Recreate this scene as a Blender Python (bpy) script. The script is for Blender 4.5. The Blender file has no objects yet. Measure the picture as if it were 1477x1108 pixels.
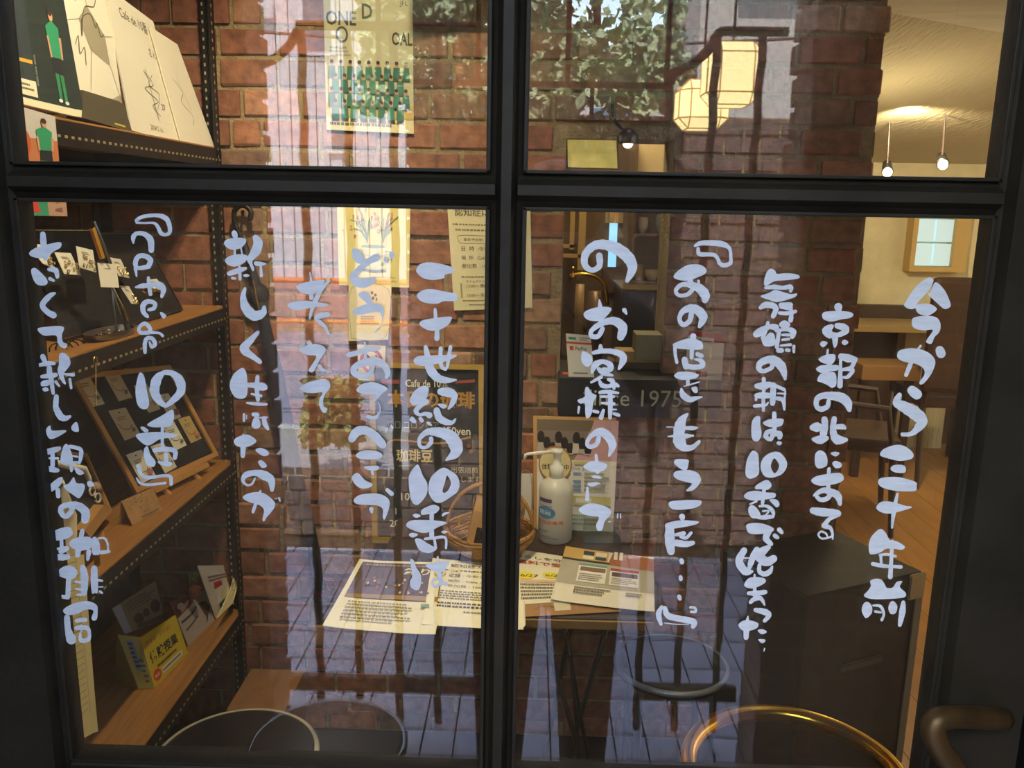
import bpy, bmesh, math, random
from mathutils import Vector, Matrix
random.seed(7)
D = bpy.data; C = bpy.context.scene.collection
# ---------------------------------------------------------------- camera
F = 1220.0; PITCH = math.radians(11.8); YAW = math.radians(1.1); ROLL = math.radians(1.05)
EYE = Vector((0, -0.70, 1.5))
FW = Vector((-math.sin(YAW)*math.cos(PITCH), math.cos(YAW)*math.cos(PITCH), -math.sin(PITCH)))
r0 = Vector((math.cos(YAW), math.sin(YAW), 0)); u0 = r0.cross(FW)
RT = math.cos(ROLL)*r0 + math.sin(ROLL)*u0; UP = -math.sin(ROLL)*r0 + math.cos(ROLL)*u0
cam = D.cameras.new('camera'); cam.sensor_width = 36; cam.lens = F/1477*36; cam.clip_start = 0.02; cam.clip_end = 200
co = D.objects.new('camera', cam); C.objects.link(co)
m = Matrix((RT, UP, -FW)).transposed().to_4x4(); m.translation = EYE; co.matrix_world = m
bpy.context.scene.camera = co
def ray(x, y): return FW + (x-738.5)/F*RT + (554-y)/F*UP
def aty(x, y, Y): d = ray(x, y); return EYE + d*((Y-EYE.y)/d.y)      # where the line of sight meets a plane of the building
def atz(x, y, Z): d = ray(x, y); return EYE + d*((Z-EYE.z)/d.z)
def atx(x, y, X): d = ray(x, y); return EYE + d*((X-EYE.x)/d.x)
def mir(p): return Vector((p.x, -p.y, p.z))                            # a thing seen in the door glass stands on the street side
# ---------------------------------------------------------------- world, exposure, lights
S = bpy.context.scene
S.view_settings.view_transform = 'Standard'; S.view_settings.look = 'None'; S.view_settings.gamma = 1
S.view_settings.use_curve_mapping = False; S.view_settings.exposure = 0.18
S.cycles.transparent_max_bounces = 24; S.cycles.max_bounces = 8; S.cycles.sample_clamp_indirect = 4
W = D.worlds.new('sky'); S.world = W; W.use_nodes = True
nt = W.node_tree; nt.nodes.clear()
sk = nt.nodes.new('ShaderNodeTexSky'); sk.sky_type = 'NISHITA'; sk.sun_disc = False; sk.sun_elevation = math.radians(48); sk.sun_rotation = math.radians(200); sk.air_density = 1.3
bg = nt.nodes.new('ShaderNodeBackground'); bg.inputs[1].default_value = SKY = 1.35
wo = nt.nodes.new('ShaderNodeOutputWorld'); nt.links.new(sk.outputs[0], bg.inputs[0]); nt.links.new(bg.outputs[0], wo.inputs[0])
WARM = (1, .82, .54)
def lamp(name, kind, loc, power, col=WARM, to=None, size=.1, spot=70, blend=.6):
    l = D.lights.new(name, kind); l.energy = power; l.color = col
    if kind == 'AREA': l.size = size
    elif kind == 'SPOT': l.spot_size = math.radians(spot); l.spot_blend = blend; l.shadow_soft_size = size
    elif kind == 'SUN': l.angle = math.radians(1)
    else: l.shadow_soft_size = size
    o = D.objects.new(name, l); C.objects.link(o); o.location = loc
    if to is not None: o.rotation_euler = (Vector(to)-Vector(loc)).to_track_quat('-Z', 'Y').to_euler()
    return o
lamp('street_sun', 'SUN', (0, -3, 6), 30, (1, .95, .87), to=(.8, -6.2, 0))
lamp('shelf_spot_light', 'SPOT', (-.32, .62, 2.34), 46, to=(-.95, 1.0, 1.15), size=.02, spot=100)
lamp('table_spot_light', 'SPOT', (-.1, .75, 2.34), 40, to=(-.02, 1.08, .7), size=.02, spot=42)
lamp('wall_spot_light', 'SPOT', (-.25, .55, 2.34), 46, to=(-.42, 1.5, 1.62), size=.02, spot=66, blend=1)
lamp('kitchen_light', 'POINT', (.26, 1.95, 2.0), 16, size=.05)
lamp('dining_spot_light', 'SPOT', (1.55, 3.0, 1.9), 75, to=(2.3, 4.6, 1.1), size=.03, spot=100)
lamp('dining_floor_light', 'SPOT', (1.7, 3.2, 1.9), 45, to=(1.8, 2.6, 0), size=.03, spot=90)
lamp('dining_fill_light', 'POINT', (1.3, 2.6, 1.6), 9, size=.1)
# ---------------------------------------------------------------- materials
def lin(h):
    h = h.lstrip('#'); v = [int(h[i:i+2], 16)/255 for i in (0, 2, 4)]
    return tuple(c/12.92 if c <= .04045 else ((c+.055)/1.055)**2.4 for c in v)+(1,)
MC = {}
def mat(hexc, rough=.6, metal=0, noise=None, bump=None, emit=0, alpha=None, spec=.5, coord='Object', stretch=None):
    k = (hexc, rough, metal, noise, bump, emit, alpha, spec, stretch)
    if k in MC: return MC[k]
    m = D.materials.new('paint_'+hexc.strip('#')); m.use_nodes = True; n = m.node_tree; b = n.nodes['Principled BSDF']
    b.inputs['Base Color'].default_value = lin(hexc); b.inputs['Roughness'].default_value = rough; b.inputs['Metallic'].default_value = metal
    b.inputs['Specular IOR Level'].default_value = spec
    tc = n.nodes.new('ShaderNodeTexCoord'); src = tc.outputs[coord]
    if stretch:
        mp = n.nodes.new('ShaderNodeMapping'); mp.inputs['Scale'].default_value = stretch; n.links.new(src, mp.inputs[0]); src = mp.outputs[0]
    if noise:
        t = n.nodes.new('ShaderNodeTexNoise'); t.inputs['Scale'].default_value = noise[0]; t.inputs['Detail'].default_value = 5; n.links.new(src, t.inputs['Vector'])
        r = n.nodes.new('ShaderNodeMapRange'); r.inputs[3].default_value = 1-noise[1]; r.inputs[4].default_value = 1+noise[1]; r.inputs[1].default_value = .3; r.inputs[2].default_value = .7
        n.links.new(t.outputs[0], r.inputs[0])
        x = n.nodes.new('ShaderNodeMix'); x.data_type = 'RGBA'; x.blend_type = 'MULTIPLY'; x.inputs[0].default_value = 1; x.inputs[6].default_value = lin(hexc)
        n.links.new(r.outputs[0], x.inputs[7]); n.links.new(x.outputs[2], b.inputs['Base Color'])
    if bump:
        t = n.nodes.new('ShaderNodeTexNoise'); t.inputs['Scale'].default_value = bump[0]; t.inputs['Detail'].default_value = 4; n.links.new(src, t.inputs['Vector'])
        p = n.nodes.new('ShaderNodeBump'); p.inputs['Strength'].default_value = bump[1]; p.inputs['Distance'].default_value = .01
        n.links.new(t.outputs[0], p.inputs['Height']); n.links.new(p.outputs[0], b.inputs['Normal'])
    if emit: b.inputs['Emission Color'].default_value = lin(hexc); b.inputs['Emission Strength'].default_value = emit
    if alpha is not None: b.inputs['Alpha'].default_value = alpha
    MC[k] = m; return m
def brick_mat(name, cols):
    m = D.materials.new(name); m.use_nodes = True; n = m.node_tree; b = n.nodes['Principled BSDF']; L = n.links
    oi = n.nodes.new('ShaderNodeObjectInfo'); cr = n.nodes.new('ShaderNodeValToRGB'); cr.color_ramp.interpolation = 'CONSTANT'
    e = cr.color_ramp.elements
    while len(e) < len(cols): e.new(.5)
    for i, h in enumerate(cols): e[i].position = i/len(cols); e[i].color = lin(h)
    L.new(oi.outputs['Random'], cr.inputs[0])
    g = n.nodes.new('ShaderNodeNewGeometry'); t = n.nodes.new('ShaderNodeTexNoise'); t.inputs['Scale'].default_value = 35; t.inputs['Detail'].default_value = 6; L.new(g.outputs['Position'], t.inputs['Vector'])
    r = n.nodes.new('ShaderNodeMapRange'); r.inputs[1].default_value = .3; r.inputs[2].default_value = .7; r.inputs[3].default_value = .62; r.inputs[4].default_value = 1.3; L.new(t.outputs[0], r.inputs[0])
    x = n.nodes.new('ShaderNodeMix'); x.data_type = 'RGBA'; x.blend_type = 'MULTIPLY'; x.inputs[0].default_value = 1; L.new(cr.outputs[0], x.inputs[6]); L.new(r.outputs[0], x.inputs[7]); L.new(x.outputs[2], b.inputs['Base Color'])
    t2 = n.nodes.new('ShaderNodeTexNoise'); t2.inputs['Scale'].default_value = 90; t2.inputs['Detail'].default_value = 6; L.new(g.outputs['Position'], t2.inputs['Vector'])
    p = n.nodes.new('ShaderNodeBump'); p.inputs['Strength'].default_value = .55; p.inputs['Distance'].default_value = .006; L.new(t2.outputs[0], p.inputs['Height']); L.new(p.outputs[0], b.inputs['Normal'])
    b.inputs['Roughness'].default_value = .8; return m
BRICK = brick_mat('old_red_brick', ['#a36c4e', '#a97254', '#905c44', '#b07c5e', '#947054', '#a0654a', '#80604c', '#b28a6a', '#966448'])
BRICK2 = brick_mat('weathered_brick', ['#7c6660', '#866c64', '#6e5a56', '#8a7068', '#75605c'])
MORTAR = mat('#a08c66', .95, noise=(30, .25), bump=(120, .8))
DARKP = mat('#26231c', .5, noise=(14, .3), bump=(60, .12), spec=.22)          # the door's black-brown gloss paint
STEEL = mat('#8f9296', .3, .9); BLACKM = mat('#1c1b19', .45, .3); BLACKP = mat('#17181a', .5)
BRASS = mat('#e6b440', .2, 1.0, noise=(8, .15)); OLDBRASS = mat('#57452a', .45, .6, noise=(30, .3))
WOODS = mat('#b07a3c', .5, noise=(6, .22), stretch=(14, 1, 14)); FRAMEW = mat('#c8924e', .5, noise=(12, .12))
PAPER = mat('#efe6cc', .8); PAPERY = mat('#f0dc9c', .8); KRAFT = mat('#b98d58', .8, noise=(40, .12))
# ---------------------------------------------------------------- mesh helpers
def obj(name, bm, m, parent=None, smooth=False):
    me = D.meshes.new(name); bm.normal_update(); bm.to_mesh(me); bm.free()
    for mm in (m if isinstance(m, (list, tuple)) else [m]): me.materials.append(mm)
    if smooth: me.polygons.foreach_set('use_smooth', [True]*len(me.polygons))
    o = D.objects.new(name, me); C.objects.link(o); o.parent = parent; return o
def tag(o, label=None, cat=None, group=None, kind=None):
    if label: o['label'] = label
    if cat: o['category'] = cat
    if group: o['group'] = group
    if kind: o['kind'] = kind
    return o
def thing(name, label, cat, loc=(0, 0, 0), group=None):
    o = D.objects.new(name, None); C.objects.link(o); o.location = loc; o.empty_display_size = .02
    return tag(o, label, cat, group)
def fix(o):                                                          # keep children's world-space meshes under a moved Empty
    bpy.context.view_layer.update()
    for c in o.children: c.matrix_parent_inverse = o.matrix_world.inverted()
def box(bm, a, b, bev=0, mi=0):
    a, b = Vector(a), Vector(b); r = bmesh.ops.create_cube(bm, size=1)
    for v in r['verts']: v.co = Vector((a[i]+(b[i]-a[i])*(v.co[i]+.5) for i in range(3)))
    fs = set(f for v in r['verts'] for f in v.link_faces)
    for f in fs: f.material_index = mi
    if bev:
        es = set(e for v in r['verts'] for e in v.link_edges); bmesh.ops.bevel(bm, geom=list(es), offset=bev, segments=2, profile=.6, affect='EDGES')
    return r
def B(a, b, bev=0): bm = bmesh.new(); box(bm, a, b, bev); return bm
def tube(bm, pts, r, n=10, cap=True, closed=False):
    pts = [Vector(p) for p in pts]; N = len(pts); rings = []; pr = None
    rs = r if isinstance(r, (list, tuple)) else [r]*N
    for i, p in enumerate(pts):
        d = (pts[(i+1) % N]-pts[i-1]) if closed else (pts[min(i+1, N-1)]-pts[max(i-1, 0)])
        d.normalize()
        if pr is None: a = d.orthogonal().normalized()
        else: a = (pr-d*pr.dot(d)).normalized()
        pr = a; b = d.cross(a)
        rings.append([bm.verts.new(p+rs[i]*(math.cos(2*math.pi*k/n)*a+math.sin(2*math.pi*k/n)*b)) for k in range(n)])
    for i in range(N if closed else N-1):
        A, Bq = rings[i], rings[(i+1) % N]
        for k in range(n): bm.faces.new((A[k], A[(k+1) % n], Bq[(k+1) % n], Bq[k]))
    if cap and not closed: bm.faces.new(rings[0][::-1]); bm.faces.new(rings[-1])
def T(pts, r, n=10, closed=False): bm = bmesh.new(); tube(bm, pts, r, n, closed=closed); return bm
def lathe(prof, c, n=28, axis='z'):
    bm = bmesh.new(); rings = []
    for r, z in prof: rings.append([bm.verts.new((c[0]+r*math.cos(2*math.pi*k/n), c[1]+r*math.sin(2*math.pi*k/n), c[2]+z)) for k in range(n)])
    for A, Bq in zip(rings, rings[1:]):
        for k in range(n): bm.faces.new((A[k], A[(k+1) % n], Bq[(k+1) % n], Bq[k]))
    bm.faces.new(rings[0][::-1]); bm.faces.new(rings[-1]); return bm
def prism(bm, pts, d, mi=0):                                       # polygon pts extruded by vector d
    A = [bm.verts.new(Vector(p)) for p in pts]; Bq = [bm.verts.new(Vector(p)+Vector(d)) for p in pts]; n = len(A)
    fs = [bm.faces.new(A), bm.faces.new(Bq[::-1])]+[bm.faces.new((A[i], Bq[i], Bq[(i+1) % n], A[(i+1) % n])) for i in range(n)]
    for f in fs: f.material_index = mi
    bmesh.ops.recalc_face_normals(bm, faces=fs)
def PR(pts, d): bm = bmesh.new(); prism(bm, pts, d); return bm
def catmull(P, closed, k=4):
    n = len(P); out = []
    if n < 3 and not closed: return [tuple(p) for p in P]
    for i in range(n if closed else n-1):
        p0 = P[(i-1) % n] if closed or i > 0 else P[0]; p1 = P[i]; p2 = P[(i+1) % n]; p3 = P[(i+2) % n] if closed or i+2 < n else P[-1]
        for j in range(k):
            t = j/k; out.append(tuple(.5*((2*b)+(c-a)*t+(2*a-5*b+4*c-d)*t*t+(3*b-a-3*c+d)*t**3) for a, b, c, d in zip(p0, p1, p2, p3)))
    if not closed: out.append(tuple(P[-1]))
    return out
# a flat sheet (paper, card, board) with print laid on it; u runs left to right, v bottom to top
class Sheet:
    def __init__(s, BL, BR, TR, TL, th=.0012, curl=0):
        s.c = [Vector(p) for p in (BL, BR, TR, TL)]; s.th = th; s.curl = curl
        n = (s.c[1]-s.c[0]).cross(s.c[3]-s.c[0]).normalized()
        if n.dot(EYE-s.c[0]) < 0: n = -n
        s.n = n; s.W = (s.c[1]-s.c[0]).length; s.H = (s.c[3]-s.c[0]).length; s.lay = 0
    def at(s, u, v, h=0):
        BL, BR, TR, TL = s.c; p = BL*(1-u)*(1-v)+BR*u*(1-v)+TR*u*v+TL*(1-u)*v
        return p+s.n*(h+s.curl*((2*u-1)**4+.4*(1-v)**4))
    def mesh(s, k=1):
        bm = bmesh.new(); k = 8 if s.curl else (5 if s.W > .05 else 1)
        top = [[bm.verts.new(s.at(i/k, j/k)) for i in range(k+1)] for j in range(k+1)]
        bot = [[bm.verts.new(s.at(i/k, j/k, -s.th)) for i in range(k+1)] for j in range(k+1)]
        for j in range(k):
            for i in range(k):
                bm.faces.new((top[j][i], top[j][i+1], top[j+1][i+1], top[j+1][i])); bm.faces.new((bot[j][i], bot[j+1][i], bot[j+1][i+1], bot[j][i+1]))
        for i in range(k):
            for a, b, c, d in ((top[0][i], bot[0][i], bot[0][i+1], top[0][i+1]), (top[k][i+1], bot[k][i+1], bot[k][i], top[k][i]), (top[i+1][0], bot[i+1][0], bot[i][0], top[i][0]), (top[i][k], bot[i][k], bot[i+1][k], top[i+1][k])): bm.faces.new((a, b, c, d))
        bmesh.ops.recalc_face_normals(bm, faces=bm.faces); return bm
    def prt(s, name, parent, els, step=.00012):
        bm = bmesh.new(); ms = []; asp = s.W/s.H
        def mi(h):
            if h not in ms: ms.append(h)
            return ms.index(h)
        for li, e in enumerate(els):
            h = .0004+step*(li+1); t = e[0]; col = mi(e[-1])
            if t == 'r':
                g = 8 if (e[3]-e[1] > .15 or e[4]-e[2] > .15) else 1
                polys = [[(e[1]+(e[3]-e[1])*(i+a)/g, e[2]+(e[4]-e[2])*(j+b)/g) for a, b in ((0, 0), (1, 0), (1, 1), (0, 1))] for i in range(g) for j in range(g)]
            elif t == 'e' and e[3] > .12:
                polys = []
                for q0, q1 in ((0, .3), (.3, .65), (.65, 1)):
                    for a in range(20):
                        A, B_ = a*math.pi/10, (a+1)*math.pi/10; P = [(e[1]+e[3]*q*math.cos(z), e[2]+e[4]*q*math.sin(z)) for q, z in ((q0, A), (q1, A), (q1, B_), (q0, B_))]
                        polys.append(P if q0 else P[1:])
            elif t == 'e': polys = [[(e[1]+e[3]*math.cos(a*math.pi/10), e[2]+e[4]*math.sin(a*math.pi/10)) for a in range(20)]]
            elif t == 'p': polys = [e[1]]
            elif t == 'l':                                        # small print: lines of dashes  u0,v0,u1,v1,rows
                polys = []; rr = random.Random(int(e[1]*999+e[2]*77))
                for k in range(e[5]):
                    v = e[4]-(k+.5)*(e[4]-e[2])/e[5]; hh = (e[4]-e[2])/e[5]*.26; u = e[1]; end = e[3]-(e[3]-e[1])*rr.random()*.35
                    while u < end:
                        w = (e[3]-e[1])*rr.uniform(.015, .05); polys.append([(u, v-hh), (u+w, v-hh), (u+w, v+hh), (u, v+hh)]); u += w*1.35
            elif t == 's':                                        # pen stroke: list of (u,v), width
                polys = []; P = catmull(e[1], False, 4); w = e[2]/2
                for a, b in zip(P, P[1:]):
                    dx, dy = (b[0]-a[0])*asp, b[1]-a[1]; L = math.hypot(dx, dy) or 1; nx, ny = -dy/L*w/asp, dx/L*w
                    polys.append([(a[0]-nx, a[1]-ny), (b[0]-nx, b[1]-ny), (b[0]+nx, b[1]+ny), (a[0]+nx, a[1]+ny)])
            elif t == 't':                                        # text, u, v, height, (width factor)
                polys = None; cu = D.curves.new('t', 'FONT'); cu.body = e[1]; cu.size = 1; cu.resolution_u = 2; cu.offset = e[6] if len(e) > 7 else .0
                o = D.objects.new('t', cu); C.objects.link(o); bpy.context.view_layer.update(); me = D.meshes.new_from_object(o.evaluated_get(bpy.context.evaluated_depsgraph_get()))
                hh = e[4]; wf = hh/asp*(e[5] if len(e) > 6 else 1)
                vs = [bm.verts.new(s.at(e[2]+v.co.x*wf, e[3]+v.co.y*hh, h)) for v in me.vertices]
                for p in me.polygons:
                    try: f = bm.faces.new([vs[i] for i in p.vertices]); f.material_index = col
                    except ValueError: pass
                D.objects.remove(o); D.meshes.remove(me); D.curves.remove(cu)
            if polys:
                for P in polys:
                    f = bm.faces.new([bm.verts.new(s.at(u, v, h)) for u, v in P]); f.material_index = col
        return obj(name, bm, [mat(h, .8) for h in ms], parent)
class Cyl(Sheet):                                                    # label wrapped round a bottle
    def at(s, u, v, h=0):
        a = math.radians(-160+u*110); q = s.r+.0009+h; return Vector((s.o.x+q*math.cos(a), s.o.y+q*math.sin(a), s.z0+v*s.hh))
def sheet_thing(name, label, cat, sh, m, els=None, group=None, part='print'):
    o = tag(obj(name, sh.mesh(), m), label, cat, group)
    if els: sh.prt(part, o, els)
    return o
# ================================================================ SETTING
def struct(name, bm, m, parent=None, smooth=False):
    o = obj(name, bm, m, parent, smooth)
    if parent is None: o['kind'] = 'structure'
    return o
WY = 1.5; CR = .0722; Z0 = 1.923-27*CR                                # wall plane, brick course, lowest joint
OX0, OX1, OZ0, OZ1 = .083, .352, 1.0, 1.672                           # serving hatch in the brick wall
RX = .845                                                            # right-hand end of the brick wall
bm = bmesh.new()
for a, b in (((-1.35, 0), (OX0, 2.35)), ((OX1, 0), (RX, 2.35)), ((OX0, 0), (OX1, OZ0)), ((OX0, OZ1), (OX1, 2.35))):
    box(bm, (a[0], WY, a[1]), (b[0], WY+.16, b[1]))
wall = struct('wall_back', bm, MORTAR)
def brick_mesh(seed, L=1.0, H=1.0, dep=1.0):
    r = random.Random(seed); bm = bmesh.new(); box(bm, (0, 0, 0), (.137, .03, .0605))
    bmesh.ops.bevel(bm, geom=[e for e in bm.edges], offset=.004, segments=1, affect='EDGES')
    for v in bm.verts: v.co += Vector((r.uniform(-1, 1)*.0016, r.uniform(-1, 1)*.0012, r.uniform(-1, 1)*.0018))
    me = D.meshes.new('brick'); bm.to_mesh(me); bm.free(); me.materials.append(BRICK); return me
BM = [brick_mesh(i) for i in range(8)]
cand = []
for k in range(-1, 29):
    z = Z0+k*CR
    x = -1.34+random.uniform(-.04, .04)+(k % 2)*.07
    while x < RX-.02:
        L = random.choice((.137, .137, .137, .12, .066, .15))
        x1 = min(x+L, RX+random.uniform(-.012, .012))
        spans = [(x, x1)]
        if z+.05 > OZ0 and z < OZ1-.02:
            spans = []
            if x < OX0-.012: spans.append((x, min(x1, OX0-.001)))
            if x1 > OX1+.012: spans.append((max(x, OX1+.001), x1))
        for a, b in spans:
            if b-a > .03 and z > -.04: cand.append((a, b, max(z, 0)))
        x = x1+.0105
def seen(c):
    a, b, z = c; s = 0
    if z > 2.0 or b < -1.3: s += 5
    if a < -.82: s += 3-abs(z-1.3)
    if z < .25: s += 2
    return s
cand.sort(key=seen); bmS = bmesh.new()
for i, (a, b, z) in enumerate(cand):
    me = random.choice(BM); sx = (b-a)/.137; yo = WY-.009+random.uniform(-.003, .003)
    if i < 296:
        o = D.objects.new('brick', me); C.objects.link(o); o.parent = wall; o.location = (a, yo, z+.006); o.scale = (sx, 1, 1)
    else: box(bmS, (a, yo, z+.006), (b, yo+.03, z+.0665))
o = obj('brick_filling', bmS, BRICK, wall); o['kind'] = 'stuff'
# reveal faces of the hatch and the wall end get brick ends
bm = bmesh.new()
for k in range(29):
    z = Z0+k*CR
    box(bm, (RX-.03, WY+.03, z+.006), (RX+.006+.008*(k % 2), WY+.15, z+.0665))
o = obj('brick_end', bm, BRICK, wall); o['kind'] = 'stuff'
# floors, side walls, ceilings
FLT = mat('#2a2a30', .4, noise=(5, .2)); struct('floor', B((-1.35, .03, -.05), (RX+.1, WY+.16, 0)), FLT)
bm = bmesh.new(); x = RX+.1
while x < 4.2:
    box(bm, (x+.001, .03, -.05), (x+.149, 6.2, 0), .0008); x += .15
f2 = struct('floor_dining', B((RX+.1, .03, -.06), (4.2, 6.2, -.051)), mat('#3a2a1a')); o = obj('floor_plank', bm, mat('#a8763c', .35, noise=(3, .15), stretch=(8, 1, 1)), f2); o['kind'] = 'stuff'
PLAST = mat('#d9cda6', .9, noise=(9, .08), bump=(22, .7)); PLRIB = mat('#c9bd96', .9, bump=(16, 1.0), stretch=(4, 1, 1))
struct('wall_left', B((-1.43, 0, 0), (-1.35, 2.6, 2.35)), mat('#5a4634', .9, bump=(30, .4)))
struct('wall_right', B((4.2, 0, 0), (4.28, 6.2, 2.6)), PLAST)
struct('wall_far', B((.8, 4.9, 0), (4.2, 4.98, 2.6)), PLAST)
struct('wall_far_left', B((.80, 2.72, 0), (.845, 4.9, 2.6)), mat('#7d6546', .85, bump=(12, .5))) 
struct('ceiling', B((-1.35, .03, 2.35), (.9, WY+.16, 2.42)), mat('#6d5f48', .9, bump=(20, .5)))
e1, e2 = aty(1262, 14, 1.82), aty(1466, 56, 2.12); zc = 2.05
d = (e2-e1); P0 = e1-d*2.2; P1 = e1+d*5
struct('ceiling_front', PR([(P0.x, P0.y, zc), (P1.x, P1.y, zc), (P1.x, .1, zc), (.86, .1, zc), (.86, P0.y+.3, zc)], (0, 0, .08)), mat('#dcd8ba', .9, noise=(10, .06), bump=(16, .8), stretch=(.4, 1, 1)))
struct('ceiling_slope', PR([(P0.x, P0.y+.01, zc+.02), (P1.x, P1.y+.01, zc+.02), (P1.x, 5.2, 1.80), (.16, 5.2, 1.80)], (0, 0, .06)), PLRIB)
struct('ceiling_kitchen', B((.0, WY+.16, 2.1), (.86, 5, 2.2)), mat('#5b4a36', .9))
# wainscot and window of the dining room
struct('trim_wainscot', B((.85, 4.84, 0), (4.2, 4.9, .92)), mat('#4a3626', .5, noise=(4, .2)))
win = D.objects.new('window_1', None); C.objects.link(win); win['kind'] = 'structure'
a, b = aty(1322, 300, 4.86), aty(1366, 385, 4.86)
wx0, wx1, wz0, wz1 = a.x, b.x, b.z, a.z+.09
GLOW = mat('#bcd6de', .3, emit=.62)
for i in range(2):
    for k in range(3):
        h = (wz1-wz0)/3; w = (wx1-wx0)/2
        obj('glass_block', B((wx0+i*w+.006, 4.82, wz0+k*h+.006), (wx0+(i+1)*w-.006, 4.87, wz0+(k+1)*h-.006), .006), GLOW, win)
bm = bmesh.new()
for p, q in (((wx0-.03, wz0-.03), (wx0, wz1+.03)), ((wx1, wz0-.03), (wx1+.09, wz1+.03)), ((wx0, wz0-.03), (wx1, wz0)), ((wx0, wz1), (wx1, wz1+.03))): box(bm, (p[0], 4.80, p[1]), (q[0], 4.9, q[1]))
obj('window_frame', bm, mat('#c9a868', .6), win)
# ================================================================ DOOR
PL, PRt = -.4205, .3695; M0, M1 = -.0335, -.0075; R0, R1 = 1.5005, 1.5265; PB, PT = .985, 1.95
door = D.objects.new('door_1', None); C.objects.link(door); door['kind'] = 'structure'; door['label'] = 'dark painted street door with four glass panes carrying white hand lettering'
def bar(name, x0, x1, z0, z1, y0=-.016, y1=.02, bead=.009):          # moulded bar: flat core with sloped beads down to the glass
    bm = bmesh.new(); w = min(bead, (x1-x0)/2-.001, (z1-z0)/2-.001)
    if x1-x0 < z1-z0: prof = [(x0, -.002), (x0+w*.5, -.006), (x0+w, y0), (x1-w, y0), (x1-w*.5, -.006), (x1, -.002), (x1, y1), (x0, y1)]; prism(bm, [(p[0], p[1], z0) for p in prof], (0, 0, z1-z0))
    else: prof = [(z0, -.002), (z0+w*.5, -.006), (z0+w, y0), (z1-w, y0), (z1-w*.5, -.006), (z1, -.002), (z1, y1), (z0, y1)]; prism(bm, [(x0, p[1], p[0]) for p in prof], (x1-x0, 0, 0))
    return obj(name, bm, DARKP, door)
bar('stile', PL-.115, PL, .02, 2.06); bar('stile', PRt, PRt+.085, .02, 2.06)
bar('muntin', M0, M1, PB, PT, -.019); bar('rail', PL, M0+.004, R0, R1, -.014); bar('rail', M1-.004, PRt, R0, R1, -.014)
bar('top_rail', PL, PRt, PT, 2.06); bar('bottom_rail', PL, PRt, .55, PB); 
obj('bottom_panel', B((PL, -.004, .02), (PRt, .012, .55)), DARKP, door)
bm = bmesh.new()                                                     # inner bead strips round every pane
for (x0, x1, z0, z1) in ((PL, M0, R1, PT), (M1, PRt, R1, PT), (PL, M0, PB, R0), (M1, PRt, PB, R0)):
    for p in ((x0, z0, x0+.0035, z1), (x1-.0035, z0, x1, z1), (x0, z0, x1, z0+.003), (x0, z1-.003, x1, z1)): box(bm, (p[0], -.008, p[1]), (p[2], .012, p[3]), .0008)
obj('glazing_bead', bm, DARKP, door)
GL = D.materials.new('window_glass'); GL.use_nodes = True; n = GL.node_tree; n.nodes.clear(); L = n.links
lw = n.nodes.new('ShaderNodeLayerWeight'); lw.inputs[0].default_value = .5
pw = n.nodes.new('ShaderNodeMath'); pw.operation = 'POWER'; pw.inputs[1].default_value = 5; L.new(lw.outputs['Facing'], pw.inputs[0])
ma = n.nodes.new('ShaderNodeMath'); ma.operation = 'MULTIPLY_ADD'; ma.inputs[1].default_value = .95; ma.inputs[2].default_value = .062; L.new(pw.outputs[0], ma.inputs[0])
tr = n.nodes.new('ShaderNodeBsdfTransparent'); tr.inputs[0].default_value = (.97, .985, .975, 1)
gs = n.nodes.new('ShaderNodeBsdfGlossy'); gs.inputs['Roughness'].default_value = 0
mx = n.nodes.new('ShaderNodeMixShader'); L.new(ma.outputs[0], mx.inputs[0]); L.new(tr.outputs[0], mx.inputs[1]); L.new(gs.outputs[0], mx.inputs[2])
out = n.nodes.new('ShaderNodeOutputMaterial'); 
tn = n.nodes.new('ShaderNodeTexNoise'); tn.inputs['Scale'].default_value = 5; tn.inputs['Detail'].default_value = 6; tcn = n.nodes.new('ShaderNodeTexCoord'); L.new(tcn.outputs['Object'], tn.inputs[0])
mr = n.nodes.new('ShaderNodeMapRange'); mr.inputs[1].default_value = .35; mr.inputs[2].default_value = .75; mr.inputs[3].default_value = .02; mr.inputs[4].default_value = .09; L.new(tn.outputs[0], mr.inputs[0])
tl = n.nodes.new('ShaderNodeBsdfTranslucent'); tl.inputs[0].default_value = (.8, .8, .75, 1)  # patchy translucency puts the veil of lens glare into the glass
m2 = n.nodes.new('ShaderNodeMixShader'); L.new(mr.outputs[0], m2.inputs[0]); L.new(mx.outputs[0], m2.inputs[1]); L.new(tl.outputs[0], m2.inputs[2]); L.new(m2.outputs[0], out.inputs[0])
panes = {}
for k, (x0, x1, z0, z1) in dict(tl=(PL, M0, R1, PT), tr=(M1, PRt, R1, PT), bl=(PL, M0, PB, R0), br=(M1, PRt, PB, R0)).items():
    panes[k] = obj('glass_pane', B((x0, .0015, z0), (x1, .0055, z1)), GL, door)
# jamb and outer wall
struct('door_jamb_left', B((PL-.25, -.02, 0), (PL-.118, .14, 2.2)), BLACKP); struct('door_jamb_right', B((PRt+.088, -.02, 0), (PRt+.16, .14, 2.2)), BLACKP)
struct('trim_threshold', B((PL-.115, -.06, 0), (PRt+.085, .05, .018)), mat('#3a3a3a', .5))
struct('wall_front_left', B((-1.43, -.02, 0), (PL-.25, .1, 2.6)), mat('#5c4030', .9, bump=(40, .5))); struct('wall_front_right', B((PRt+.16, -.02, 0), (4.28, .1, 2.6)), mat('#5c4030', .9, bump=(40, .5)))
struct('wall_front_top', B((PL-.25, -.02, 2.06), (PRt+.16, .1, 2.6)), mat('#5c4030', .9, bump=(40, .5)))
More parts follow.
